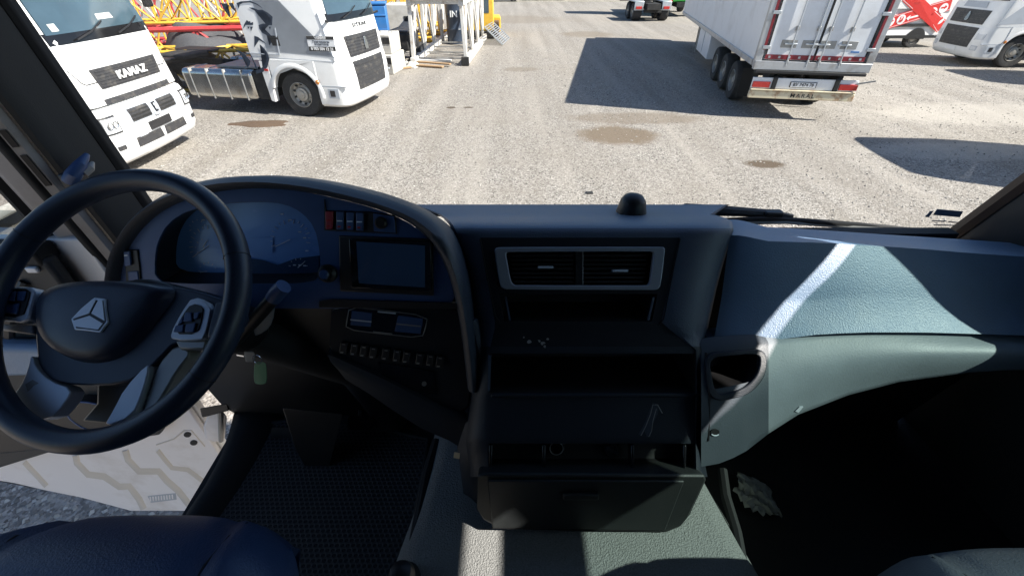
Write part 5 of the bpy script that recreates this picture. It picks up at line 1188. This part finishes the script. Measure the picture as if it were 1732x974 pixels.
for i, x in enumerate((584, 602, 618, 634, 655, 674, 690, 712, 730, 746)):
    y = 577 + i * 2.6
    rk = slab('toggle_switch', [(x - 6, y), (x + 6, y + 1.5), (x + 3, y + 21), (x - 9, y + 19)], SS, -.001, .008, 'black', dsh, bevel=.002)
    slab('toggle_mark', [(x - 3, y + 3), (x + 2, y + 3.6), (x + 2, y + 5), (x - 3, y + 4.4)], SS, .008, .0086, 'steel', rk)
    slab('toggle_mark', [(x - 6, y + 16), (x - 1, y + 16.6), (x - 2, y + 19), (x - 7, y + 18.4)], SS, .0078, .0086, 'steel', rk)
slab('coin_tray', [(640, 612), (735, 628), (740, 668), (700, 660), (645, 632)], SS, -.002, .002, 'gloss', dsh)
slab('small_plug', ell(718, 648, 4, 4, 12), SS, .002, .005, 'steel', dsh)
# flank of the centre block towards the driver
flG = [[PY(x, y, Y) for x, y, Y in r_] for r_ in (((776, 690, .75), (800, 690, .73), (828, 690, .748)), ((772, 745, .70), (796, 745, .66), (828, 745, .675)), ((780, 806, .64), (800, 806, .60), (828, 806, .60)), ((786, 850, .62), (806, 860, .60), (828, 860, .60)))]
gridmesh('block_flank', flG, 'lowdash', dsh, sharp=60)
tube('flank_ridge', [PY(800, 540, .835), PY(812, 600, .80), PY(802, 650, .765), PY(790, 700, .735), PY(776, 712, .73)], .012, 'hood', dsh, n=8)
# driver knee panel and column lower shroud, in deep shade
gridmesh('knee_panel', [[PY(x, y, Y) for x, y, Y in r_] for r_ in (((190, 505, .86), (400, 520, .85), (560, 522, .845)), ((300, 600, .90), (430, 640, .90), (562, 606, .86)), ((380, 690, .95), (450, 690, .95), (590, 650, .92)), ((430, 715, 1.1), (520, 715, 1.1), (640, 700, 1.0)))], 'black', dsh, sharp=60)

# ================================================================== drawer cabinet on the tunnel
cb = thing('drawer_cabinet', 'dark drawer cabinet standing on the engine tunnel below the dashboard', 'cabinet', (.12, .55, TZ), world=True)
def KS(px, py, o=0.0): return PY(px, py, lerp([(800, .565), (905, .517)], py)) + Vector((0, -.97, .24)) * o
bm = bmesh.new()
fr_ = [KS(783, 770), KS(1212, 770), KS(1200, 800), KS(1166, 872), KS(1135, 902), KS(830, 890), KS(812, 872)]
frt = [(808, 802), (820, 801), (1194, 803), (1196, 812), (1170, 868), (1150, 892), (1125, 902), (840, 892), (818, 880), (806, 862)]
slab('cabinet_body', frt, lambda x, y, o: KS(x, y) + Vector((0, -o, o * .75)), -.17, 0, 'cabinet', cb, bevel=.012)
df = slab('drawer_front', [(824, 809), (1156, 810), (1124, 893), (833, 889)], KS, .001, .007, 'cabinet', cb, bevel=.003)
slab('handle_recess', smooth([(948, 826), (1012, 826), (1014, 836), (1010, 850), (952, 850), (946, 838)], 1), KS, .0068, .008, 'black', df)
slab('drawer_handle', [(951, 827), (1011, 827), (1011, 836), (951, 836)], KS, .007, .017, 'cabinet', df, bevel=.003)
tube('drawer_gap', [KS(832, 890, .003), KS(980, 894, .003), KS(1122, 895, .003)], .002, 'black', cb, n=5)
slab('edge_bracket', [(768, 764), (778, 766), (777, 776), (767, 774)], lambda x, y, o: PY(x, y, .62 - o), 0, .006, 'rustbar', cb)

# ================================================================== steering wheel
WC = Vector((-.708, .606, zr(-.479))); TL, WYAW = R(50.7), R(7)
WN = Vector((-math.sin(WYAW) * math.cos(TL), -math.cos(WYAW) * math.cos(TL), math.sin(TL)))
WXa = Vector((math.cos(WYAW), -math.sin(WYAW), 0)); WYa = WN.cross(WXa)
sw = thing('steering_wheel', 'black four-spoke steering wheel with silver trim and emblem', 'steering wheel', WC - WN * .1, world=True)
RW = .235
def wp(u, v, o): return WC + WXa * u + WYa * v + WN * o
bm = bmesh.new(); rings = []
for i in range(96):
    a = 2 * math.pi * i / 96; ring = []
    for k in range(14):
        b = 2 * math.pi * k / 14; rr_ = RW + .0200 * math.cos(b); ring.append(bm.verts.new(wp(rr_ * math.cos(a), rr_ * math.sin(a), .0230 * math.sin(b))))
    rings.append(ring)
for i in range(96):
    for k in range(14): bm.faces.new((rings[i][k], rings[(i + 1) % 96][k], rings[(i + 1) % 96][(k + 1) % 14], rings[i][(k + 1) % 14]))
rim = obj('rim', bm, 'wheel', sw, sharp=80)
for a in (24, -28, 152, 205):
    tube('stitch_seam', [wp((RW + .0202 * math.cos(R(b))) * math.cos(R(a)), (RW + .0202 * math.cos(R(b))) * math.sin(R(a)), .0232 * math.sin(R(b))) for b in range(0, 360, 30)], .0009, 'black', rim, n=4, closed=True)
def WS(px, py, o=0.0): return PP(px, py, WC - WN * .032, WN) + WN * o
skirt = smooth([(56, 559), (58, 515), (80, 487), (145, 474), (289, 483), (338, 493), (392, 512), (396, 540), (372, 562), (330, 580), (296, 576), (262, 612), (240, 632), (205, 650), (131, 652), (85, 645), (62, 626)], 1)
slab('hub_shroud', skirt, WS, -.045, -.002, 'wheel', sw, bevel=.008, seg=3)
pad = smooth([(70, 515), (82, 494), (104, 483), (145, 477), (210, 478), (288, 486), (292, 500), (276, 524), (238, 572), (208, 600), (171, 612), (131, 609), (94, 590), (73, 562)], 2)
bm = bmesh.new(); pc = (178, 540); Ls = []
for f_, o_ in ((1.06, -.006), (1.0, .008), (.93, .018), (.75, .024), (.45, .028), (.15, .029)):
    Ls.append([bm.verts.new(WS(pc[0] + (x - pc[0]) * f_, pc[1] + (y - pc[1]) * f_, o_)) for x, y in pad])
for P_, Q_ in zip(Ls, Ls[1:]):
    for i in range(len(P_)): bm.faces.new((P_[i], P_[(i + 1) % len(P_)], Q_[(i + 1) % len(P_)], Q_[i]))
bm.faces.new(Ls[-1]); obj('horn_pad', bm, 'wheel', sw, sharp=60)
def WE(px, py, o=0.0): return PP(px, py, WC - WN * .032 + WN * .027, WN) + WN * o
emo = [(163, 504), (181, 506), (183, 525), (186, 546), (179, 554), (173, 563), (151, 560), (130, 558), (127, 549), (124, 540), (141, 522)]
em = slab('emblem', emo, WE, 0, .004, 'silver', sw, bevel=.001)
def shr(poly, f_): 
    c0 = sum(p[0] for p in poly) / len(poly); c1 = sum(p[1] for p in poly) / len(poly); return [(c0 + (x - c0) * f_, c1 + (y - c1) * f_) for x, y in poly]
slab('emblem_ground', shr(emo, .88), WE, .004, .0045, 'black', em)
slab('emblem_facet', [(162, 507), (167, 509), (156, 531), (129, 540), (143, 523)], WE, .0045, .006, 'silver', em)
slab('emblem_facet', [(172, 508), (178, 509), (182, 543), (160, 531)], WE, .0045, .006, 'silver', em)
slab('emblem_facet', [(130, 543), (157, 535), (179, 548), (171, 558), (133, 553)], WE, .0045, .006, 'silver', em)
# switch pods
rp = smooth([(335, 502), (366, 518), (362, 545), (353, 574), (346, 577), (300, 577), (297, 566), (314, 532)], 1)
o1 = slab('switch_pod', rp, WS, -.012, .012, 'silver', sw, bevel=.003)
slab('pod_face', smooth([(334, 515), (354, 521), (352, 540), (344, 567), (303, 567), (318, 536)], 1), WS, .012, .014, 'black', o1, bevel=.001)
for q in ([(326, 531), (336, 531), (338, 546), (322, 547)], [(318, 542), (323, 538), (321, 549), (313, 552)], [(340, 532), (350, 530), (347, 541), (340, 543)], [(306, 564), (310, 553), (324, 551), (322, 564)], [(325, 564), (327, 551), (344, 548), (340, 564)]):
    slab('pod_button', q, WS, .014, .0175, 'fascia', o1, bevel=.0015)
slab('pod_base', [(298, 576), (353, 575), (349, 592), (306, 592)], WS, -.03, .004, 'steel', sw, bevel=.004)
lp = smooth([(-30, 515), (0, 498), (32, 487), (74, 488), (66, 520), (58, 549), (0, 541), (-40, 545)], 1)
o2 = slab('switch_pod', lp, WS, -.012, .012, 'silver', sw, bevel=.003)
slab('pod_face', smooth([(-20, 512), (8, 499), (34, 491), (66, 492), (62, 512), (52, 541), (0, 533), (-25, 534)], 1), WS, .012, .014, 'black', o2, bevel=.001)
for q in ([(6, 506), (22, 500), (22, 514), (4, 518)], [(26, 499), (44, 496), (42, 512), (26, 514)], [(47, 496), (60, 496), (57, 512), (46, 512)], [(6, 522), (22, 518), (22, 532), (6, 530)], [(26, 518), (50, 516), (46, 534), (26, 532)]):
    slab('pod_button', q, WS, .014, .0175, 'fascia', o2, bevel=.0015)
slab('pod_base', [(-20, 546), (56, 550), (58, 566), (-20, 556)], WS, -.03, .002, 'pillarp', sw, bevel=.004)
# side arms reaching the rim
slab('side_arm', [(372, 512), (402, 520), (404, 560), (356, 575), (362, 545)], WS, -.02, .012, 'wheel', sw, bevel=.005)
# lower spokes
def spoke(name, poly, m, lo, hi, **k):
    return slab(name, poly, WS, lo, hi, m, sw, **k)
spoke('spoke', smooth([(59, 596), (66, 622), (90, 645), (128, 657), (118, 680), (88, 712), (50, 702), (16, 682), (40, 655), (52, 628)], 1), 'silver', -.02, .006, bevel=.005, seg=3)
spoke('spoke', smooth([(252, 616), (258, 622), (248, 660), (230, 704), (178, 724), (198, 690), (214, 658)], 1), 'silver', -.02, .006, bevel=.005, seg=3)
spoke('spoke_flank', smooth([(296, 578), (322, 596), (296, 628), (278, 660), (256, 694), (233, 702), (248, 658), (262, 616)], 1), 'steel', -.035, -.004, bevel=.004)
slab('spoke_slot', [(50, 650), (62, 642), (72, 648), (64, 652), (54, 662)], WS, .0058, .0066, 'steel', sw)
spoke('hub_lower', [(120, 640), (210, 640), (200, 680), (178, 722), (90, 714), (118, 682)], 'black', -.07, -.045, bevel=.006)
# column behind the wheel
clm = thing('steering_column', 'black steering column shroud with control stalk behind the wheel', 'steering column', (-.63, .72, zr(-1.3)), world=True)
ax0 = WC - WN * .05; ax1 = WC - WN * .30
def coltube(name, a, b, ra, rb, m, sq=.75):
    bm = bmesh.new(); Rg = []
    for p, r_ in ((a, ra), (a.lerp(b, .5), (ra + rb) / 2 * 1.05), (b, rb)):
        Rg.append([bm.verts.new(p + WXa * r_ * 1.25 * math.cos(2 * math.pi * k / 24) + WYa * r_ * sq * math.sin(2 * math.pi * k / 24)) for k in range(24)])
    for A, B in zip(Rg, Rg[1:]):
        for k in range(24): bm.faces.new((A[k], A[(k + 1) % 24], B[(k + 1) % 24], B[k]))
    bm.faces.new(Rg[0][::-1]); bm.faces.new(Rg[-1]); return obj(name, bm, m, clm, bevel=.01)
coltube('column_shroud', ax0, ax1, .075, .085, 'black')
stk0, stk1 = PY(398, 592, .70), PY(474, 489, .72)
tube('control_stalk', [PY(360, 610, .69), PY(405, 570, .70), PY(440, 530, .71), PY(462, 505, .715)], [.010, .012, .014, .014], 'black', clm, n=14)
tube('stalk_tip', [PY(462, 505, .715), PY(470, 494, .716), PY(480, 484, .717)], [.0155, .0165, .0155], 'fascia', clm, n=16)
slab('stalk_shroud', smooth([(412, 560), (440, 545), (466, 512), (462, 545), (448, 562), (420, 572)], 1), lambda x, y, o: PY(x, y, .74 - o), -.02, .0, 'dash_lo', clm, bevel=.004)
tube('lower_shaft', [ax1, Vector((-.48, .93, zr(-1.0))), Vector((-.42, .98, zr(-1.30)))], [.05, .055, .06], 'rubber', clm, n=16)
slab('column_foot', [(478, 690), (580, 700), (560, 770), (555, 797), (520, 797), (500, 760)], lambda x, y, o: PY(x, y, .80 - o), -.08, .0, 'black', clm, bevel=.02)
# key with its green tag
ky = thing('key_tag', 'small green plastic tag hanging from the ignition key', 'key tag', PY(438, 650, .70), world=True)
slab('tag_plate', smooth([(430, 614), (435, 612), (447, 612), (451, 617), (452, 645), (447, 650), (434, 650), (429, 644)], 1), lambda x, y, o: PY(x, y, .70 - o), 0, .003, 'green', ky, bevel=.001)
tube('key_ring', [PY(438, 614, .699) + Vector((.010 * math.cos(a), 0.002 * math.sin(a), .012 * math.sin(a) + .012)) for a in [i * math.pi / 8 for i in range(16)]], .0011, 'chrome', ky, n=5, closed=True)
slab('key_head', [(412, 594), (428, 594), (432, 600), (430, 612), (416, 612)], lambda x, y, o: PY(x, y, .71 - o), 0, .006, 'dash_lo', ky, bevel=.002)
tube('key_blade', [PY(414, 602, .71), PY(402, 600, .72)], .003, 'chrome', ky, n=6)
# pedals in the shade
for i, (x, y) in enumerate(((610, 715), (480, 735))):
    pd = thing('foot_pedal', ('accelerator pedal in the shade under the centre stack', 'brake pedal in the shade under the steering column')[i], 'pedal', PY(x, y, .92), world=True)
    slab('pedal_pad', rrect(x - 22, y - 12, x + 22, y + 12, 5), lambda a, b, o: PY(a, b, .92 - o), 0, .015, 'rubber', pd, bevel=.003)
    tube('pedal_arm', [PY(x, y - 4, .935), PY(x, y - 40, 1.05)], .009, 'dark', pd, n=6)

# ================================================================== floor mat, seats, gear lever, paper
def mat_rubber():
    m = bpy.data.materials.new('perforated_rubber'); m.use_nodes = True; n = m.node_tree; L = n.links; b = n.nodes['Principled BSDF']
    tc = n.nodes.new('ShaderNodeTexCoord'); mp = n.nodes.new('ShaderNodeMapping'); mp.inputs['Scale'].default_value = (66, 76, 0)
    L.new(tc.outputs['Object'], mp.inputs[0])
    sx = n.nodes.new('ShaderNodeSeparateXYZ'); L.new(mp.outputs[0], sx.inputs[0])
    def mth(op, a, b_=None, c=None):
        q = n.nodes.new('ShaderNodeMath'); q.operation = op
        for i, v in enumerate((a, b_, c)):
            if v is None: continue
            if hasattr(v, 'links'): L.new(v, q.inputs[i])
            else: q.inputs[i].default_value = v
        return q.outputs[0]
    row = mth('FLOOR', sx.outputs[1]); off = mth('MULTIPLY', mth('MODULO', row, 2.0), .5)
    fx = mth('SUBTRACT', mth('FRACT', mth('ADD', sx.outputs[0], off)), .5); fy = mth('SUBTRACT', mth('FRACT', sx.outputs[1]), .5)
    d = mth('SQRT', mth('ADD', mth('MULTIPLY', fx, fx), mth('MULTIPLY', fy, fy)))
    hole_ = n.nodes.new('ShaderNodeMapRange'); hole_.inputs[1].default_value = .30; hole_.inputs[2].default_value = .42; L.new(d, hole_.inputs[0])
    mx = n.nodes.new('ShaderNodeMix'); mx.data_type = 'RGBA'; mx.inputs[6].default_value = (.006, .006, .007, 1); mx.inputs[7].default_value = (.045, .046, .050, 1)
    L.new(hole_.outputs[0], mx.inputs[0]); L.new(mx.outputs[2], b.inputs['Base Color']); b.inputs['Roughness'].default_value = .55
    bp = n.nodes.new('ShaderNodeBump'); bp.inputs['Distance'].default_value = .004; bp.inputs['Strength'].default_value = .9; L.new(hole_.outputs[0], bp.inputs['Height']); L.new(bp.outputs[0], b.inputs['Normal'])
    return m
M['matrub'] = mat_rubber()
fm = thing('floor_mat', 'black perforated rubber mat on the driver floor', 'floor mat', (-.6, .5, FL), world=True)
mo = [(430, 720), (480, 712), (600, 715), (724, 742), (716, 800), (700, 880), (688, 974), (300, 990), (330, 920), (358, 868), (392, 800), (415, 750)]
slab('mat_sheet', mo, lambda x, y, o: PZ(x, y, FL + .006 + o), 0, .006, 'matrub', fm)
tube('mat_edge', [PZ(x, y, FL + .012) for x, y in mo[:7]], .007, 'rubber', fm, n=6)

def seat(name, label, cx, y1, wd, ztop, flip=1):
    t = thing(name, label, 'seat', (cx, y1 - .3, FL), world=True, group='cab seats')
    bm = bmesh.new(); G_2 = []
    nu, nv = 22, 20
    def zz(u, v): # u across -1..1, v 0 front..1 back
        e = .055 * (abs(u) ** 6) ; fr = .085 * max(0, 1 - v / .28) ** 2.2
        side_ = .018 * math.exp(-((abs(u) - .80) / .16) ** 2); seam = -.012 * math.exp(-((abs(u) - .62) / .035) ** 2) - .008 * math.exp(-((v - .55) / .03) ** 2) * (abs(u) < .62)
        return ztop - e - fr + side_ + seam
    for i in range(nv + 1):
        v = (i / nv) ** 1.3; row = []
        for j in range(nu + 1):
            s_ = -1 + 2 * j / nu; u = math.sin(s_ * math.pi / 2) * .35 + s_ * .65
            hwid = wd / 2 * (1 - .16 * max(0, 1 - v / .22) ** 2)
            yy = y1 - .55 * v - .035 * (abs(u) ** 3) * max(0, 1 - v / .3)
            row.append((cx + u * hwid, yy, zz(u, v)))
        G_2.append([(row[0][0] + .012, row[0][1], ztop - .19), (row[0][0] - .006, row[0][1], ztop - .13)] + row + [(row[-1][0] + .006, row[-1][1], ztop - .13), (row[-1][0] - .012, row[-1][1], ztop - .19)])
    front = [(p[0] * .97 + cx * .03, p[1] - .02, min(p[2], ztop - .05) - .10) for p in G_2[0]]; f2 = [(p[0], p[1] + .014, p[2] - .045) for p in G_2[0]]
    gridmesh('cushion', [front, f2] + G_2, 'leather' if name == 'driver_seat' else 'leather2', t, sharp=80, flip=True)
    box('backrest', (cx, y1 - .66, ztop + .30), (wd * .95, .16, .72), 'leather', t, bevel=.06, seg=4, rot=Matrix.Rotation(R(-12), 3, 'X'))
    box('pedestal', (cx, y1 - .34, (FL + ztop - .15) / 2), (wd * .7, .42, ztop - .15 - FL), 'black', t, bevel=.03)
    for s in (-1, 1): tube('seam', [(cx + s * wd / 2 * .63, y1 - .55 * v - .004, zz(.63, v) + .003) for v in (.03, .1, .2, .35, .6, .9)], .0022, 'black', t, n=5)
    return t
seat('driver_seat', 'black perforated leather driver seat cushion behind the steering wheel', -.655, .40, .57, zr(-.735))
seat('passenger_seat', 'grey leather passenger seat cushion in sunlight at the right', .87, .335, .56, zr(-.715))
gl = thing('gear_lever', 'black gear lever knob rising beside the driver seat', 'gear lever', (-.24, .40, zr(-1.22)), world=True)
tube('lever_shaft', [(-.25, .42, zr(-1.22)), (-.235, .385, zr(-1.08))], .012, 'black', gl, n=10)
lathe('lever_knob', [(0, -.03), (.018, -.03), (.026, -.005), (.028, .015), (.022, .032), (.008, .04), (0, .04)], 'black', gl, n=20, mtx=Matrix.Translation((-.235, .385, zr(-1.06))))
lathe('lever_boot', [(.055, 0), (.045, .02), (.05, .03), (.032, .05), (.034, .06), (.016, .08), (0, .08)], 'rubber', gl, n=20, mtx=Matrix.Translation((-.25, .42, zr(-1.215))))
# crumpled paper on the passenger floor
bm = bmesh.new(); rr = random.Random(21); c0 = PZ(1276, 842, FL + .006); NP = 11; V = []
for i in range(NP + 1):
    row = []
    for j in range(NP + 1):
        u = i / NP - .5; v = j / NP - .5
        u2 = u * .085 * (1 + .35 * math.sin(5 * v + 1.3)) + rr.uniform(-.004, .004); v2 = v * .125 * (1 + .3 * math.sin(6 * u + .4)) + rr.uniform(-.005, .005)
        h_ = .024 * abs(math.sin(9 * u + 4 * v + 1)) * (1 - 2.6 * (u * u + v * v)) + .012 * abs(math.sin(15 * v - 7 * u)) + rr.uniform(0, .008)
        p = Vector((u2, v2, max(0, h_))); p.rotate(Matrix.Rotation(R(28), 3, 'Z')); row.append(bm.verts.new(c0 + p))
    V.append(row)
for i in range(NP):
    for j in range(NP): bm.faces.new((V[i][j], V[i + 1][j], V[i + 1][j + 1], V[i][j + 1]))
tag(obj('crumpled_paper', bm, 'paper', sharp=25, solid=.0012), 'crumpled pale paper tissue lying on the dark passenger floor', 'paper')

# ================================================================== driver door, swung open
dr = thing('driver_door', 'open driver door with dark trim above and ribbed white lower panel', 'door', (-1.17, 1.02, zr(-2.0)), world=True)
DY = 1.0
def DR(px, py, o=0.0): return PY(px, py, DY) + Vector((0, -o, 0))
def dq(x, z): return (x, z)
def DW(x, z, o=0.0): return Vector((x, DY - o, zr(z)))
# skin with its curved lower edge
slab('door_skin', [(-1.16, -.60), (-1.16, -2.05), (-1.78, -2.05), (-1.95, -1.92), (-2.14, -1.80), (-2.34, -1.72), (-2.36, -.60)], DW, -.06, -.03, 'white', dr, bevel=.01)
slab('lower_panel', [(-1.17, -1.25), (-1.17, -2.03), (-1.76, -2.03), (-1.93, -1.905), (-2.13, -1.785), (-2.32, -1.71), (-2.33, -1.25)], DW, -.028, -.008, 'paintw', dr, bevel=.01)
def z8(*p): return [(x * .3327, 650 + y * .3327) for x, y in p]
def strip(line, wd):
    L_, R_ = [], []
    for i, p in enumerate(line):
        p = Vector(p); d0 = (p - Vector(line[i - 1])).normalized() if i else None; d1 = (Vector(line[i + 1]) - p).normalized() if i < len(line) - 1 else None
        d = ((d0 or d1) + (d1 or d0)).normalized(); n_ = Vector((-d.y, d.x)) * wd / 2
        L_.append(tuple(p + n_)); R_.append(tuple(p - n_))
    return L_, R_
for line, wd in (([(115, 402), (150, 440), (190, 482), (228, 524)], 32), ([(376, 368), (384, 408), (440, 466), (522, 476), (600, 528), (650, 526), (700, 590), (724, 640)], 40), ([(630, 343), (644, 392), (700, 450), (800, 450), (842, 498), (900, 548), (955, 618)], 40), ([(795, 343), (830, 388), (868, 432), (950, 442), (1022, 496)], 27)):
    L_, R_ = strip(line, wd); bm = bmesh.new()
    rowsR = [[DR(x * .3327, 650 + y * .3327, o) for (x, y), o in ((l, -.0095), ((l[0] * .8 + r[0] * .2, l[1] * .8 + r[1] * .2), -.0045), ((l[0] * .2 + r[0] * .8, l[1] * .2 + r[1] * .8), -.0045), (r, -.0095))] for l, r in zip(L_, R_)]
    V = [[bm.verts.new(p) for p in r_] for r_ in rowsR]
    for i in range(len(V) - 1):
        for j in range(3): bm.faces.new((V[i][j], V[i + 1][j], V[i + 1][j + 1], V[i][j + 1]))
    obj('pressed_rib', bm, 'paintb', dr)
ln = [(790, 315), (880, 285), (930, 243), (965, 240), (1035, 322)]
tube('sealant_line', [DR(x * .3327, 650 + y * .3327, -.008) for x, y in ln], .0028, 'paintb', dr, n=6)
for x, y in ((948, 262), (980, 303)): slab('rubber_plug', ell(x * .3327, 650 + y * .3327, 6.2, 4.2, 14), DR, -.009, -.005, 'rubber', dr)
lb = slab('data_label', z8((745, 575), (888, 560), (892, 592), (762, 608)), DR, -.009, -.0068, 'lionshade', dr)
for i in range(9):
    a = 755 + i * 14; slab('label_bar', z8((a, 578 - i * 1.4), (a + 7, 577 - i * 1.4), (a + 9, 600 - i * 1.6), (a + 3, 601 - i * 1.6)), DR, -.0069, -.0062, 'paintw', lb)
# trim: padded dark upper part with arm rest, map pocket
slab('trim_panel', [(-1.235, -.63), (-1.225, -1.30), (-1.30, -1.40), (-1.75, -1.50), (-2.05, -1.62), (-2.33, -1.64), (-2.34, -.63)], DW, -.01, .03, 'trim', dr, bevel=.012)
slab('arm_rest', [(-1.35, -.90), (-1.40, -1.02), (-2.2, -1.05), (-2.2, -.88)], DW, .03, .085, 'dash', dr, bevel=.02, seg=3)
slab('map_pocket', [(-1.40, -1.24), (-1.44, -1.38), (-1.80, -1.46), (-2.1, -1.50), (-2.1, -1.22)], DW, .03, .06, 'black', dr, bevel=.015)
slab('speaker_grille', [(-1.42 + .085 * math.cos(a), -1.25 + .085 * math.sin(a)) for a in [i * math.pi / 12 for i in range(24)]], DW, .03, .066, 'black', dr, bevel=.004)
tube('speaker_ring', [DW(-1.42 + .09 * math.cos(a), -1.25 + .09 * math.sin(a), .066) for a in [i * math.pi / 12 for i in range(24)]], .003, 'fascia', dr, n=5, closed=True)
tube('pull_handle', [DW(-1.33, -.70, .03), DW(-1.35, -.73, .05), DW(-1.43, -.82, .06), DW(-1.48, -.88, .05)], .013, 'black', dr, n=8)
box('trim_clip', DW(-1.275, -.655, .036), (.03, .012, .016), 'whitedecal', dr, bevel=.003)
# window frame above the belt, painted inner face, glass
prismz('frame_post', [(-1.172, 1.045), (-1.178, 1.025), (-1.235, 1.012), (-1.262, 1.03), (-1.258, 1.07), (-1.19, 1.08)], -1.3, .72, 'pillarp', dr, bevel=.006)
prismz('glass_run', [(-1.256, 1.028), (-1.268, 1.012), (-1.285, 1.018), (-1.283, 1.05), (-1.262, 1.06)], -.62, .70, 'rubber', dr)
bm = bmesh.new(); A = [bm.verts.new((x, 1.035 + lean(z), zr(z))) for x, z in ((-1.27, -.63), (-2.33, -.60), (-2.28, .62), (-1.27, .70))]; bm.faces.new(A); obj('door_glass', bm, 'clearglass', dr)
slab('belt_moulding', [(-1.245, -.60), (-1.245, -.65), (-2.34, -.62), (-2.34, -.57)], DW, -.03, .034, 'rubber', dr, bevel=.008)
# hinge
hg = slab('hinge', [(352, 700), (372, 690), (384, 704), (380, 742), (366, 748), (348, 742), (344, 722)], lambda x, y, o: PY(x, y, .98 - o), -.02, .02, 'paintw', dr, bevel=.006)
tube('hinge_pin', [PY(372, 690, .955), PY(374, 745, .955)], .008, 'steel', dr, n=8)
slab('hinge_strap', [(338, 690), (384, 682), (388, 694), (342, 706)], lambda x, y, o: PY(x, y, .965 - o), 0, .02, 'black', dr, bevel=.004)
# fine grab handle end on the left pillar
gh = thing('grab_handle', 'blue-grey plastic grab handle end on the left windscreen pillar', 'handle', PX(135, 290, -1.06), world=True)
tube('handle_grip', [PX(118, 306, -1.065), PX(124, 296, -1.05), PX(136, 280, -1.04), PX(147, 262, -1.045)], [.016, .017, .014, .006], 'fascia', gh, n=12)
tube('handle_tip', [PX(141, 294, -1.038), PX(152, 284, -1.032), PX(157, 275, -1.034)], [.010, .010, .004], 'pillarp', gh, n=10)
box('handle_foot', PX(126, 302, -1.075), (.03, .05, .04), 'black', gh, bevel=.006)

# ================================================================== wipers and the domed sensor outside the glass
def wtop(px, py, Y): return PY(px, py, Y)
wp1 = thing('windscreen_wiper', 'black windscreen wiper resting along the glass base at the right', 'wiper', PY(1160, 365, 1.33), world=True)
tube('wiper_arm', [PY(1146, 362, 1.33), PY(1160, 354, 1.33), PY(1230, 357, 1.33), PY(1300, 361, 1.33), PY(1340, 366, 1.325)], [.018, .021, .018, .014, .008], 'black', wp1, n=8)
tube('wiper_blade', [PY(1215, 372, 1.31), PY(1300, 371, 1.31), PY(1400, 378, 1.305), PY(1500, 385, 1.30), PY(1612, 395, 1.285)], [.006, .012, .013, .010, .004], 'rubber', wp1, n=8)
tube('blade_spring', [PY(1220, 378, 1.30), PY(1330, 376, 1.30), PY(1420, 382, 1.297), PY(1520, 389, 1.29)], 0.006, 'steel', wp1, n=6)
tube('wiper_coil', [PY(1178 + i * 1.5, 358.5 + (i % 2) * 3, 1.325) for i in range(16)], .003, 'steel', wp1, n=5)
box('wiper_joint', PY(1306, 364, 1.322), (.06, .03, .032), 'black', wp1, bevel=.004)
wp2 = thing('windscreen_wiper', 'black wiper end showing above the dashboard beside the instrument hood', 'wiper', PY(740, 362, 1.33), world=True)
tube('wiper_arm', [PY(690, 350, 1.34), PY(725, 356, 1.34), PY(745, 357, 1.335), PY(775, 366, 1.33)], [.012, .010, .008, .004], 'black', wp2, n=8)
tube('wiper_blade', [PY(720, 362, 1.325), PY(760, 364, 1.32), PY(800, 370, 1.31)], .006, 'rubber', wp2, n=6)
ds = thing('dome_sensor', 'black domed knob standing behind the dashboard top at the windscreen', 'sensor', PY(1066, 370, 1.15), world=True)
k0 = PY(1066, 368, 1.16); 
lathe('sensor_body', [(.044, -.03), (.044, .006), (.046, .010), (.044, .017), (.040, .034), (.036, .054), (.027, .067), (.012, .073), (0, .074)], 'black', ds, n=28, mtx=Matrix.Translation(k0))
lathe('sensor_collar', [(.0445, .002), (.0475, .004), (.0475, .011), (.0445, .013)], 'gloss', ds, n=28, mtx=Matrix.Translation(k0))
tag(slab('cowl_panel', [(-1.0, 1.30), (1.3, 1.30), (1.25, 1.45), (-.95, 1.45)], lambda x, y, o: Vector((x, y, zr(-.80) + o)), -.02, 0, 'white', None), 'white body panel under the windscreen outside the cab', 'body panel')
